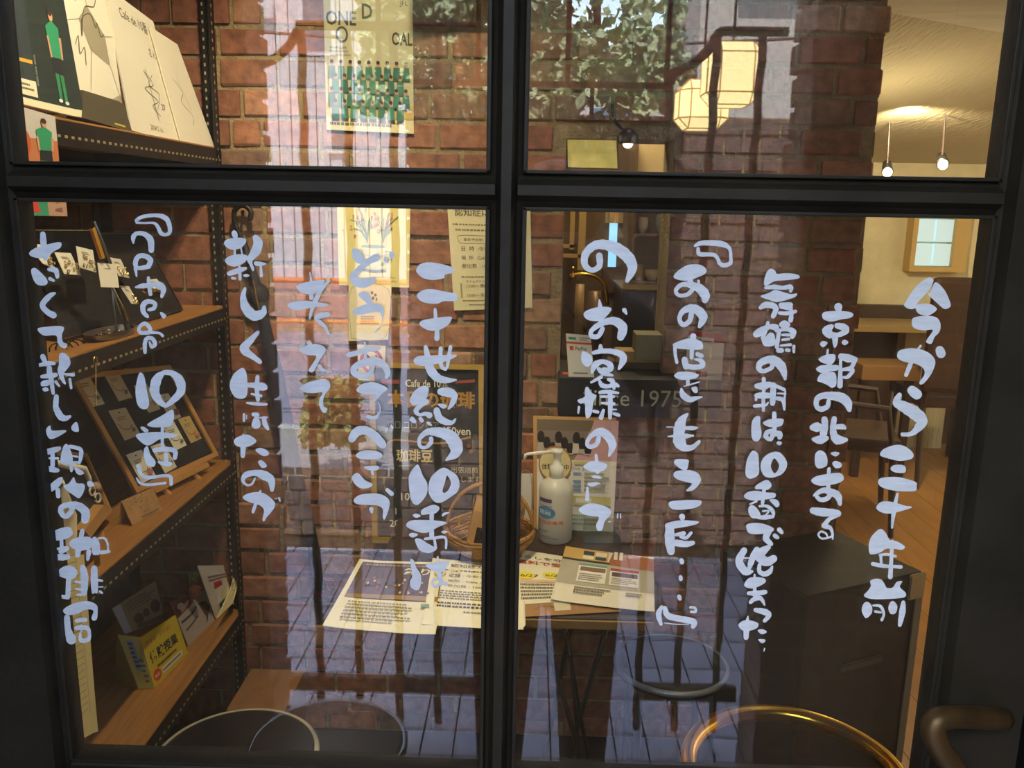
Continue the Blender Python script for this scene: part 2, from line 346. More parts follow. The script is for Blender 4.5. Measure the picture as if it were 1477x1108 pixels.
# pull handle of old brass on the street side
hp = [(.405, -.016, 1.018), (.385, -.035, 1.018), (.372, -.052, 1.018), (.362, -.06, 1.0135), (.36, -.062, 1.004), (.366, -.064, .985), (.378, -.066, .95), (.385, -.066, .88), (.385, -.066, .80)]
def shp(px, py, Y): v = aty(px, py, Y); return (v.x, v.y, v.z)
hp = [shp(1446, 1037, -.016), shp(1425, 1036, -.03), shp(1390, 1034, -.05), shp(1362, 1035, -.062), shp(1348, 1043, -.066), shp(1347, 1060, -.068), shp(1358, 1085, -.07), shp(1378, 1120, -.07)]
q = Vector(hp[-1]); hp += [(q.x+.002, q.y, q.z-.06), (q.x+.002, q.y, q.z-.25), (q.x+.01, q.y+.03, q.z-.28), (q.x+.03, -.016, q.z-.28)]
tag(obj('pull_handle', T(catmull([tuple(p) for p in hp], False, 4), .0098, 14), OLDBRASS, door, smooth=True), 'worn brown brass pull handle on the right stile')
# ================================================================ HAND LETTERING ON THE GLASS
PAINT = mat('#c9d3de', .55, noise=(260, .09), stretch=(.25, 1, 1)); 
CROP = dict(A1=(1280, 390, 8.525), A2=(1250, 510, 8.525), A3=(1240, 630, 8.525), A4=(1230, 750, 6.925), B1=(1150, 430, 8.527), B2=(1150, 550, 8.527), B3=(1150, 665, 8.527),
 C1=(1070, 380, 8.527), C2=(1060, 505, 7.918), C3=(1050, 640, 8.527), C4=(1040, 745, 5.408), D1=(950, 335, 7.642), D2=(950, 470, 8.525), D3=(930, 590, 7.915), D4=(930, 720, 5.538),
 E1=(820, 330, 6.517), E2=(820, 490, 8.525), E3=(820, 600, 6.158), F1=(570, 370, 8.525), F2=(570, 490, 8.525), F3=(570, 610, 8.525), F4=(560, 720, 7.917), G1=(480, 350, 7.917), G2=(480, 485, 7.917),
 G3=(490, 600, 6.927), H1=(400, 390, 10.07), H2=(400, 490, 9.23), I1=(310, 320, 7.39), I2=(310, 460, 6.927), I3=(310, 600, 6.927), J1=(170, 300, 8.527), J2=(170, 420, 10.07), J3=(180, 520, 5.827),
 K1=(30, 325, 7.39), K2=(30, 460, 7.918), K3=(40, 590, 7.383), K4=(50, 720, 7.917), K5=(60, 800, 7.917))
# per character: crop, glyph, brush marks.  "x,y,w ..." is a stroke with widths, "x,y ..." a filled blob (| starts a hole)
GLY = '''A1 今
500,90 560,110 560,150 500,260 370,400 340,465 270,475 210,440 220,395 350,200
590,145 700,240 770,390 770,450 700,475 620,410 500,295 530,270
345,440 400,415 500,410 570,435 608,485 520,550 450,555 370,520
300,620 330,580 450,560 580,570 640,620 655,700 630,770 580,820 545,900 490,895 480,860 560,735 450,740 350,720 305,680
A2 か
380,50 378,5 406,-38 500,-60 586,-63 706,-38 800,20 845,100 820,200 770,290 700,370 660,380 650,350 710,260 700,190 640,140 580,120 540,120 430,90
665,-95,28 600,-10,28 540,130,55 485,265,50
900,-40,110 915,0,120
A2 ら
500,450 540,400 600,410 670,470 680,520 640,560 590,560 530,510
405,510,60 365,600,95 470,660,140 600,740,160 680,830,140 620,930,90 540,990,55 440,995,50
A3 三
250,210 300,150 450,100 570,125 660,210 640,270 540,295 460,295 340,265 265,240
380,400 410,355 500,345 560,370 555,440 440,440
225,570 260,510 430,495 560,515 690,560 700,610 680,668 520,670 400,660 280,625
A3 十
205,870 250,810 330,795 450,815 560,850 645,865 560,900 440,935 380,945 300,940 230,910
465,705,30 430,860,55 410,1000,45 398,1120,25
A4 年
165,220 200,150 275,90 330,130 370,200 440,215 520,265 490,300 420,290 330,290 270,330 180,345 160,300
395,210,30 390,300,38 385,400,38 375,570,50
270,350,25 350,345,28 430,365,25
280,350,28 285,440,30
200,440,40 300,460,40 380,465,30 480,470,40
A4 前
110,755 150,710 180,660 175,610 230,588 290,600 330,665 345,680 400,675 440,620 495,615 470,670 530,730 520,770 440,785 260,793 160,785
90,890 110,835 150,820 190,860 190,930 135,982 100,940
205,855,20 270,860,30 300,900,30 310,950,25 290,1000,30
225,915,25 280,925,22
355,890 370,830 405,812 445,860 430,930 380,940
505,825,40 495,920,65 470,1050,40
B1 京
505,110,105 510,150,70
305,215 340,170 500,160 640,170 690,205 650,245 550,260 420,290 330,265
420,350,60 360,400,110 400,450,100
490,340,70 570,360,90 600,400,80 520,450,60 420,450,60
465,480,75 465,560,60 462,600,25
280,570 310,530 375,550 320,605
545,545 580,512 630,545 580,582
B1 都
262,755 330,705 440,690 470,720 440,800 330,805
230,875 290,830 420,825 505,830 500,885 400,905 290,920
375,635,25 370,700,30 375,780,35
430,770,50 350,880,50 310,1020,25
245,1015 290,930 400,910 470,930 480,1060 430,1105 370,1070 300,1040
540,720,80 640,745,100 720,750,50
720,750,50 670,850,50
560,880,35 650,870,60 680,900,50 620,970,45 570,975,35
535,720,30 530,900,50 525,1080,70
B2 の
385,240,50 370,310,60 290,345,65 235,300,60 250,210,70 340,175,80 470,185,110 560,210,120 620,270,110 640,350,60
B2 北
190,570,80 240,565,120 280,570,90
335,470,80 340,560,80 320,650,90
200,715,50 280,720,110 360,700,60
455,460,65 440,560,75 450,660,90 500,720,120 600,720,50
480,560,60 560,560,65 590,580,30
B2 に
215,960 225,890 275,850 340,880 370,950 360,1040 270,1075 225,1040
410,890 460,868 520,885 470,925
430,1010 470,980 540,1010 540,1055 470,1070
B3 あ
390,100,45 385,200,45 380,340,50
170,240 230,190 350,165 530,150 572,220 510,270 400,295 290,305 210,285
200,430,20 240,400,50 330,360,70 430,390,90 500,430,90 525,530,50
385,370,50 395,430,60 350,470,60 280,475,55 240,440,50
B3 る
190,610,80 300,630,105 480,640,85 500,660,60 400,710,50 340,780,60 330,800,60 400,820,50 430,880,35 435,960,20
435,920,25 380,945,25 300,955,25 260,910,25 290,870,25 350,890,25 370,930,20
C1 舞
275,200 310,100 360,65 410,90 435,130 540,120 690,140 700,185 560,205 400,220 310,275 275,265
290,300,35 400,290,60 500,300,50 600,290,60 600,340,40
230,405 330,365 410,325 500,350 600,378 680,370 660,410 580,440 440,475 340,450
230,545,50 290,510,75 380,520,75 420,560,65 385,650,60
480,510,60 600,510,60
475,540,30 590,560,40
460,610,40 560,615,50 660,590,45
600,520,40 610,620,50 600,700,60
C1 鶴
180,870,90 250,830,100 330,780,60 420,790,80 425,830,40
320,730,45 290,840,45 250,920,40
245,930 300,890 350,850 400,880 410,1000 290,1020 250,970
460,740 520,700 590,735 580,785 510,800 470,780
470,820,40 560,810,50 630,840,80 620,900,60
460,830,50 440,950,50 430,1030,50
500,880,32 580,880,36
500,940,32 580,930,36
480,1010,25 600,1000,35
640,1020,40 640,1090,30
450,1070,60 490,1070,60
550,1065,45 580,1070,45
C2 の
425,150,50 420,200,50 330,240,50 275,215,60 290,150,75 380,110,85 460,120,100 540,200,100 575,330,35
C2 朝
330,330,50 330,440,40 325,560,45 325,690,35
250,410,60 330,410,90 400,390,60
250,520,60 320,520,75 390,520,60
240,570,30 250,520,30
225,640,40 290,635,40 350,630,30 380,600,20
440,400,65 435,500,70 430,610,60
470,410,40 560,450,40
490,495,20 580,500,20
480,550,45 550,575,50 565,680,25
575,460,20 565,600,25
C2 は
190,850 215,780 260,752 290,770 290,850 305,960 270,1035 215,1035 190,980
450,725,50 450,830,50 455,920,45
320,835 400,790 540,785 555,820 520,870 400,880
450,920,50 370,940,55 355,990,55 410,1020,45 440,960,60 510,960,70 510,1000,50
475,1065 500,1040 540,1060 510,1090
C3 10
215,330 230,210 280,110 320,88 370,130 380,250 375,380 280,432 225,400
400,280 440,170 545,105 640,112 715,200 725,280 680,360 610,400 520,420 440,390 | 570,180 625,250 620,310 575,365 535,310 530,250
C3 番
335,530 380,490 480,447 535,500 520,545 470,570 400,560 345,560
445,560,45 435,650,45 425,740,40
195,645 250,595 350,580 460,600 580,610 570,665 440,690 320,700 230,680
270,745,20 350,710,30
510,690 600,690 635,750 600,785 560,750
250,800 290,755 350,790 400,870 370,915 300,915 260,870
390,770,30 480,770,40 550,830,50 560,900,25
370,910,40 460,905,60 550,900,40
430,830,25 500,830,25 465,880,20
C4 で
200,100 205,60 300,52 400,85 405,115 340,135 230,135
375,110,50 350,170,50 390,215,35
455,105,40 475,125,30
420,150,35 440,165,30
C4 始
180,265,50 140,350,60 190,430,60 240,430,25
130,325,12 250,325,12
280,260,50 240,340,50 210,440,20
370,240,40 300,300,80 350,355,70 410,330,60
300,380,30 300,430,35 340,450,40 380,430,40 400,390,15
C4 ま
180,530 220,480 300,475 345,490 340,520 260,560 200,555
262,455,15 262,530,25 265,640,30
215,600,30 270,600,40 345,590,35
230,670,30 260,645,35 310,640,35 340,690,15
C4 っ
270,730,35 340,745,50 375,770,40 340,815,30
C4 た
135,850 170,815 230,812 290,835 280,870 230,890 170,890
210,780,10 200,860,45 195,945,40
285,890 320,880 358,900 320,920
290,960 340,960 345,975 320,990
340,1030,8 335,1050,8
D1 『
400,150,30 460,122,50 560,118,60 700,130,65 780,180,40 795,270,35 790,340,45 720,365,50 670,340,45 655,300,40 620,255,45 560,245,45 450,240,50 435,180,35
D1 あ
165,485 220,420 330,360 460,360 525,410 510,460 420,500 320,535 200,520
345,400,30 345,480,60 350,560,60
350,575,60 250,580,50 190,640,45 220,695,40 310,690,45 370,640,50
340,580,70 450,620,100 510,690,110 510,750,70
440,540,35 445,570,20
D1 の
360,900,60 340,980,55 270,1020,55 230,960,50 260,880,60 340,840,85 430,860,100 490,940,100 450,1040,40
D2 店
425,130,80 420,180,60
170,235 250,190 380,155 500,180 540,220 540,280 480,295 350,290 240,280
200,270,45 205,360,40 225,450,40
410,280,60 405,390,50
480,350,60 530,370,50
320,420,80 335,500,80
440,410,20 520,430,60 540,490,60 450,510,65 370,500,60
D2 を
190,615 240,570 340,565 440,580 495,610 440,650 330,665 240,655
355,600,45 360,720,45
310,745,10 400,720,20 500,690,15
280,780,30 300,850,80 380,905,75 460,890,50 535,875,15
400,765 470,750 480,815 440,825
D3 も
485,60,30 430,120,90 400,200,125 390,300,130 400,380,140 450,440,90 540,440,60 620,375,40
250,205,12 340,208,12
440,215,30 540,220,50 600,215,20
265,315,15 350,310,30 450,310,60 555,305,20
D3 う
335,600 370,572 490,580 500,620 480,690 430,695 350,640
328,745 360,710 500,697 600,730 642,800 620,860 550,930 470,935 540,860 500,840 400,815 340,780
D4 一
190,40 230,15 430,8 450,40 400,70 300,85 220,80
D4 度
298,140,50 300,150,45
165,200 200,185 290,170 425,178 400,205 240,235 170,230
200,230,70 200,330,80 210,420,60
250,285,25 310,275,40
290,300,30 330,310,28 370,270,25
250,350,55 330,360,50 385,350,35
D4 …
293,490,36 297,506,36
286,624,32 288,640,32
274,778,34 280,796,32
D4 』
135,860,25 110,920,45 130,1000,25
160,870,35 185,930,50 270,955,50 390,980,50 385,1020,35
365,865,22 400,870,22 405,900,22 370,900,20
160,990,8 250,1000,8 350,1000,8
E1 の
290,255,65 290,350,55 220,390,50 155,340,60 160,240,70 240,160,80 340,150,95 460,190,110 560,270,110 600,370,90 550,490,40
E1 お
140,810 180,765 300,735 405,750 350,830 300,865 190,860
290,670,15 300,760,50 310,900,50
320,940,45 280,1010,45 220,1010,45 210,970,40 260,920,50 350,875,60 440,870,80 510,930,90 490,1020,70
525,765,45 545,800,20
E2 客
395,75,45 395,110,60
155,230 180,140 280,200 290,280 240,335 180,300
310,160,50 440,140,60 560,150,70 660,190,85 670,260,85 620,360,35
290,400,35 330,310,80 420,270,55 510,310,75 510,370,65 430,365,50
370,360,50 430,410,65 540,440,30
400,460,50 280,525,30
380,500,30 410,560,60 490,575,50 560,550,60 610,570,40
490,490,40 540,510,60 560,600,40
E2 様
205,600 240,585 280,650 345,690 310,760 280,920 225,970 205,900 200,780 150,790 110,745 200,700
130,830,30 120,900,25
385,650,40 480,640,50 610,655,30
400,700,30 560,700,30
510,640,55 515,800,60 510,960,45
410,780,30 560,790,40
310,880,40 360,890,40
430,870,40 400,960,60
560,910,40 620,930,40
540,860,25 590,860,15
E3 の
270,190,40 250,250,40 190,275,40 165,240,35 200,180,40 280,140,70 350,180,80 390,260,70 360,355,20
E3 声
245,350,25 252,430,35 258,500,35
135,445 200,405 290,410 345,440 300,490 210,495 150,470
205,535 250,525 300,555 230,555
165,600 240,590 280,600 210,630
170,640,20 165,740,40
E3 で
92,830 170,780 270,785 370,830 370,880 320,940 300,1010 260,1018 245,970 270,900 190,890 120,865
438,870,12 435,905,12
462,870,12 462,905,12
355,940,12 375,940,12
F1 二
258,170 300,100 400,72 540,85 660,120 730,165 700,205 610,225 600,265 480,288 360,272 290,225
265,480 330,420 440,402 600,430 750,465 750,545 600,550 520,580 400,575 310,545
F1 十
300,825 340,785 470,760 680,740 685,790 640,850 540,905 430,912 340,875
490,650,35 500,780,50 515,920,55 512,1010,65
F2 世
225,250 280,205 400,195 600,190 760,190 680,245 560,285 450,310 330,325 250,300
375,90,50 400,220,80 430,360,110 520,470,100 640,500,70 750,495,20
560,105,50 555,220,50 570,330,50 620,365,40
680,90,45 660,210,45 640,340,35
F2 紀
180,740 230,640 330,570 400,580 410,640 370,740 240,810 190,780
390,760,60 300,820,60 255,880,60 300,925,40 370,910,50 420,930,80
175,990 210,945 260,1000 240,1030
285,970 320,950 355,1000 320,1020
385,1020 420,1010 455,1060 410,1050
560,640,90 660,650,120 730,690,80 700,790,60 655,850,25
520,795 570,790 640,810 590,850
510,870,80 540,960,90 620,1010,80 700,1020,50 740,980,25
F3 の
440,190,50 440,240,55 380,300,45 310,290,45 300,200,50 380,120,75 500,110,110 650,150,150 740,260,170 740,370,130 630,455,30
F3 10
170,650 260,520 300,540 340,650 392,740 392,860 340,950 270,1010 205,970 175,830
410,770 440,670 520,590 600,552 680,590 760,650 792,750 770,840 700,900 580,975 500,980 440,920 410,850 | 635,650 670,690 685,750 650,830 600,862 582,830 610,740
F4 番
372,150 400,110 510,65 580,90 575,130 530,165 440,175 385,180
497,170,50 495,300,50 495,430,55
205,290 260,245 400,238 540,245 670,270 560,325 440,385 340,375 230,330
280,185 320,165 370,190 320,215
235,410 270,385 340,405 280,440
620,190,20 640,170,30 690,155,12
605,375 640,360 680,372 640,395
305,460 370,455 440,500 550,570 470,615 400,605 345,570
420,455,30 520,445,35 650,440,30 660,560,25
530,470,30 540,560,35
F4 は
250,700 290,700 320,780 370,860 375,960 340,1040 260,1010 250,930 275,880
425,760 500,730 600,710 700,715 660,790 600,840 520,825
565,660,20 570,760,35 590,880,50 600,970,50
580,920,30 520,920,25 505,970,30 540,1000,30 600,960,40 660,970,50
G1 ど
213,90 250,65 310,90 370,190 370,220 300,240 240,200
500,170,90 400,220,70 300,310,70 235,390,90 280,450,110 360,460,115 460,430,70
580,170 620,165 635,220 600,225
650,110 700,110 700,180 650,170
G1 う
290,600 330,560 400,570 440,640 450,690 400,700 350,660
225,785 290,735 400,700 520,700 580,740 580,810 550,850 540,800 440,800 330,825 240,820
575,830,12 560,930,8
550,950 480,1010 490,1030 540,980
G2 あ
180,215,60 300,185,60 420,150,60 525,140,40
365,70,20 375,160,30 370,260,40
475,280,30 430,420,60 340,460,60 250,420,80 245,360,70 330,310,80 420,290,90 520,290,90 600,350,80 625,420,70 610,470,40
G2 る
270,610 330,550 440,525 540,545 625,600 560,660 490,735 440,740 490,665 380,668 300,645
520,750,12 545,820,12 530,880,25 480,930,40 400,920,40
G3 べ
120,230,75 170,160,90 260,145,85 350,200,90 430,290,80
470,130,35 460,160,20
515,95,20 530,125,15
G3 き
160,395 220,350 330,345 410,370 425,410 340,435 210,430
240,515 290,500 385,500 380,540 300,545
325,560,30 330,585,25
120,615 180,570 250,640 325,680 300,715 220,725 160,690
G3 か
140,840 200,790 330,775 430,790 495,845 490,930 450,1035 430,1010 430,930 370,895 280,890 170,880
315,930,45 320,960,30
475,740,40 520,780,45
H1 考
275,240 350,190 470,165 660,135 685,170 600,300 520,340 450,345 350,320
475,30,20 490,150,35 495,400,70
145,510 200,465 370,440 520,455 740,490 690,530 560,530 440,555 300,580 200,560
750,150,40 640,280,55 560,430,70 500,580,50 470,700,30
740,640,70 620,660,90 560,700,50 640,770,60 700,830,45 740,920,40
H2 え
420,40,65 440,60,50
295,130 400,75 520,58 620,90 645,140 600,220 550,300 480,430 420,420 430,380 520,225 420,205 340,180
560,350,50 600,400,45 660,415,20
H2 て
300,650 380,580 500,545 620,520 690,560 700,640 630,740 610,830 620,890 665,920 640,975 600,960 560,880 560,790 600,705 480,712 360,700
I1 新
205,120,60 215,150,60
95,225 150,180 290,170 335,200 290,270 200,300 130,275
215,260,20 210,340,25
275,270,20 290,340,15
105,410 170,360 290,345 350,370 320,430 230,475 150,465
125,545 200,505 320,480 340,505 260,545 160,575
262,480,30 268,610,35
185,600,30 215,605,25
300,570 340,555 370,575 330,590
405,160 440,140 500,190 510,240 480,340 400,420 420,500 400,525 370,460 340,400 380,310 410,230
415,435 450,420 550,445 490,470 430,465
488,470,25 495,575,35
I1 し
320,710,30 300,800,60 330,920,100 420,1000,110 510,970,80 525,910,40
I2 く
430,135,35 370,200,60 290,300,90 370,370,60 450,430,45
I2 生
150,640 190,550 270,490 310,530 325,640 320,760 270,800 200,780 155,710
310,660,40 400,665,60 480,680,80 510,690,30
425,580,40 420,700,45 430,810,40
365,750,20 460,770,30
320,840,20 420,850,35 515,855,25
I2 れ
290,955,25 290,1020,25
318,965,10 315,1000,10
370,1040 400,980 450,1020 450,1080 410,1100 370,1080
385,955,40 420,960,50
400,990,15 520,985,20
490,990,40 500,1050,50 530,1100,30
I3 た
188,250 230,210 330,188 415,250 350,300 270,312 210,295
282,185,15 282,290,50 278,400,45
405,345 450,320 520,345 540,385 480,400
430,460 470,445 520,500 470,520
I3 の
400,625,20 370,680,22 320,690,22 280,650,35 310,590,60 400,570,60 480,590,90 560,640,80 570,740,40
I3 が
278,820 320,780 430,762 520,790 600,870 580,940 520,1010 490,1055 475,1030 490,940 440,890 350,865
455,750,20 420,840,35 380,960,30
600,830,10 620,825,10
640,820,18 650,850,18
J1 『
225,155,40 300,110,45 450,90,45 560,110,60 620,170,60 640,290,50 590,330,40 530,310,50 490,230,45 440,185,30 320,185,25 230,180,30
J1 C
190,430,25 190,360,60 230,315,50 320,320,60 400,390,80 410,520,70
J1 a
380,720,60 250,740,50 215,680,60 250,600,60 330,590,60 400,640,70 380,710,60
215,740,45 230,840,20
J1 f
220,975,25 300,960,60 400,950,60 500,950,90 560,1000,70 540,1090,40
375,860,40 385,960,50 400,1060,50
J2 e
430,370,50 370,300,70 370,200,80 440,150,70 540,180,60 520,250,60 450,270,50
610,320 640,305 705,355 660,400
J2 d
460,600,60 330,600,60 310,530,50 390,470,60 460,530,60 470,590,60
480,600,50 600,610,35 650,650,45
J2 e
395,890,50 390,780,60 420,690,60 500,690,60 540,770,60 490,810,50 460,740,30
J3 10
90,240 115,120 140,103 165,140 185,250 205,360 180,408 130,400 100,350
330,100,40 400,110,50 460,170,80 470,260,70 400,340,50 340,385,30
320,105,40 270,160,80 250,260,80 290,340,60 330,375,40
J3 番
190,535 300,470 400,415 412,480 390,550 320,560 230,560
315,560,25 315,650,28 315,720,25
130,565 160,558 200,590 170,605
95,625 200,605 320,603 440,625 400,650 300,660 200,715 130,680
158,760 190,720 215,790 258,850 240,895 180,870
250,755,40 330,745,40 420,760,40 420,820,35
345,790,30 350,850,40
275,850 340,850 400,860 380,890 310,880
J3 』
115,890,40 140,960,30 200,985,30 320,970,25 385,980,30 390,1040,30
100,990,15 130,1030,25 200,1045,22 340,1030,22
K1 古
235,95,60 245,220,70 265,350,60
90,290 160,240 300,200 420,180 425,235 350,280 280,340 200,350 110,330
110,480 150,455 210,500 280,580 270,635 180,635 130,570
300,470,40 370,480,60 390,550,40
310,570,40 350,590,30
K1 く
360,725,30 300,760,60 230,850,60 280,920,60 350,960,70
K2 て
190,115 300,90 440,82 495,105 470,180 480,260 525,290 515,335 460,325 420,270 400,190 260,190
K2 新
250,430,60 290,520,50
210,530,40 300,510,50 380,510,40
325,560,60 330,640,70
240,660,40 330,650,60 400,640,50
205,750 260,705 330,700 320,760 240,770
345,680,60 370,850,40
400,720,40 440,770,20
245,800 290,780 320,815 270,830
440,410 490,388 550,440 565,520 500,610 490,650 515,745 470,720 420,600 435,520
490,630,25 600,640,40
560,690,35 575,790,30
K3 し
305,-130,55 298,-30,60 310,10,68 350,80,75 400,100,60 450,80,30
K3 い
195,220 240,175 260,230 390,225 400,250 270,318 215,300
465,190 500,145 530,150 545,230 520,245 475,230
K3 現
150,440 200,425 340,400 345,440 250,480 165,485
265,480,45 265,600,50
230,525,20 320,525,30
190,610 250,610 335,640 320,675 220,665
350,520 380,400 420,375 460,450 480,560 420,600 360,580
450,400,40 560,430,45 565,510,45 550,580,25
480,500,20 530,510,20
480,570,30 540,570,25
465,600,40 465,660,30
500,620 550,640 600,680 560,705 515,680
K3 代
205,840 290,760 350,725 375,745 340,820 250,885 215,885
320,860,50 325,930,50
380,820 440,790 490,725 520,790 600,800 600,870 550,950 490,920 420,870
630,780 680,770 705,815 650,830
K4 の
430,80,60 410,150,60 350,200,55 300,150,60 310,90,60 400,65,70 500,80,90 580,150,100 575,240,90
K4 珈
170,430 250,350 380,318 425,350 430,410 330,465 210,470
305,470,40 310,580,50
250,570,30 370,560,50 300,600,60
240,660,60 310,665,75 380,660,60
395,510 440,455 560,430 650,450 640,560 520,590 430,560
545,360,50 520,480,60 490,640,60
620,600,60 605,690,35
650,470 690,430 740,500 745,620 700,640 660,620
730,450,25 800,450,25 835,520,25 835,600,25
760,610,45 850,600,35
K5 琲
170,220 230,150 310,125 380,150 412,210 360,280 260,270
310,280,60 300,480,60
220,480,40 300,490,50
470,150,70 490,260,90 485,440,70
390,310,30 450,320,30
390,390,25 450,400,30
410,460,30 450,460,30
600,160,75 600,300,80 590,430,40
625,300,40 625,430,35
640,290,30 690,300,25
650,370,15 700,370,15
665,420,25 690,440,25
K5 店
245,640 300,590 420,545 540,535 630,580 640,660 630,740 590,755 570,720 590,640 500,630 400,680 290,690
290,720,70 300,860,80 340,970,120
400,755,45 500,745,50
455,800,15 455,880,20
400,840,50 520,840,50 545,910,40 530,970,50 450,980,50 440,900,25'''
from mathutils.geometry import tessellate_polygon
def glyph(crop, lines):
    ox, oy, s = CROP[crop]; bm = bmesh.new(); lay = 0
    def P(x, y, h): v = aty(ox+x/s, oy+y/s, -.0004-h); return bm.verts.new(v)
    for ln in lines:
        lay += .00003
        if len(ln.split()[0].split(',')) == 3:
            st = catmull([tuple(map(float, t.split(','))) for t in ln.split()], False, 5); n = len(st); L = []; R = []
            for i, (x, y, w) in enumerate(st):
                a = st[max(i-1, 0)]; b = st[min(i+1, n-1)]; dx, dy = b[0]-a[0], b[1]-a[1]; d = math.hypot(dx, dy) or 1
                w = max(w, 5)*(1+.05*math.sin(i*1.9+x*.01))/2; L.append((x-dy/d*w, y+dx/d*w)); R.append((x+dy/d*w, y-dx/d*w))
            for i in range(n-1):
                h = lay+i*2e-7; bm.faces.new([P(*q, h) for q in (L[i], L[i+1], R[i+1], R[i])])
            for i in range(0, n, 1):
                x, y, w = st[i]; w = max(w, 5)*.48
                if i not in (0, n-1) and w < 9: continue
                bm.faces.new([P(x+w*math.cos(a*math.pi/6), y+w*math.sin(a*math.pi/6), lay+1e-5+i*2e-7) for a in range(12)])
        else:
            loops = [[(float(a), float(b), 0) for a, b in (t.split(',') for t in part.split())] for part in ln.split('|')]
            loops = [catmull(l, True, 4) for l in loops]
            flat = [p for l in loops for p in l]; vs = [P(p[0], p[1], lay) for p in flat]
            for tri in tessellate_polygon([[Vector(p) for p in l] for l in loops]):
                try: bm.faces.new([vs[i] for i in tri])
                except ValueError: pass
    for f in bm.faces:
        f.normal_update()
        if f.normal.y > 0: f.normal_flip()
    return bm
cur = None; chars = []
for ln in GLY.split('\n'):
    if ln[0].isalpha(): cur = [ln.split()[0], ln.split()[1], []]; chars.append(cur)
    else: cur[2].append(ln)
for crop, ch, lines in chars:
    side = 'br' if crop[0] in 'ABCDE' else 'bl'
    o = obj('painted_character', glyph(crop, lines), PAINT, panes[side]); o['label'] = 'white brush-painted character '+ch
# ================================================================ SHELVING RACK
RXF, RXB, RY0, RY1 = -.78, -1.10, .60, 1.47
rack = thing('slotted_angle_rack', 'black slotted-angle shelving rack with four brown wooden shelves along the left', 'shelf', (RXB, RY0, 0))
for x, s in ((RXF, -1), (RXB, 1)):
    for y, t in ((RY0, 1), (RY1, -1)):
        bm = bmesh.new(); box(bm, (x, y, 0), (x+s*.003, y+t*.034, 2.3)); box(bm, (x, y, 0), (x+s*.034, y+t*.003, 2.3)); obj('upright', bm, BLACKM, rack)
SLOT = mat('#c9b98c', .4, .5); SH = [1.632, 1.238, .822, .388]
bm = bmesh.new()
def slot(bm, c, ax, w=.0035, h=.0022):
    c = Vector(c)
    if ax == 'x': box(bm, (c.x-.0004, c.y-w, c.z-h), (c.x+.0008, c.y+w, c.z+h))
    else: box(bm, (c.x-w, c.y-.0008, c.z-h), (c.x+w, c.y+.0004, c.z+h))
for k in range(118):
    z = .01+k*.0195
    slot(bm, (RXF, RY0+.016, z), 'x', .0018, .0035); slot(bm, (RXF-.016, RY1-.034, z), 'y', .0018, .0035); slot(bm, (RXF-.017, RY0, z), 'y', .0018, .0035)
    if k % 1 == 0: slot(bm, (RXF, RY1-.018, z), 'x', .0018, .0035)
o = obj('slot_row', bm, SLOT, rack); o['kind'] = 'stuff'
for z in SH:
    e = obj('shelf_rail', B((RXF-.003, RY0, z-.046), (RXF, RY1, z-.004)), BLACKM, rack)
    bm = bmesh.new()
    for k in range(40): slot(bm, (RXF, RY0+.02+k*.0215, z-.030), 'x', .0042, .0022)
    o = obj('slot_row', bm, SLOT, e); o['kind'] = 'stuff'
    obj('shelf_rail', B((RXB, RY0, z-.046), (RXB+.003, RY1, z-.004)), BLACKM, rack)
    obj('shelf_rail', B((RXB, RY1-.004, z-.046), (RXF, RY1-.001, z-.004)), BLACKM, rack)
    obj('shelf_board', B((RXB+.003, RY0+.003, z-.018), (RXF-.003, RY1-.004, z), .001), WOODS, rack)
for i in (2, 3): obj('back_panel', B((RXB-.012, RY0, SH[i]-.02), (RXB-.002, RY1+.01, SH[i]+.37)), mat('#242022', .35), rack)
def quad(px, X, lean=.05, Xt=None):                                  # BL BR TR TL pixels against planes X (foot) and X-lean (head)
    q = []
    for i, (x, y) in enumerate(px): q.append(atx(x, y, X if i < 2 else X-lean))
    return q
def quadz(px, z, lean=.05):                                         # foot standing on a shelf of height z
    q = [atz(*px[0], z), atz(*px[1], z)]; return q+[atx(*px[2], q[1].x-lean), atx(*px[3], q[0].x-lean)]
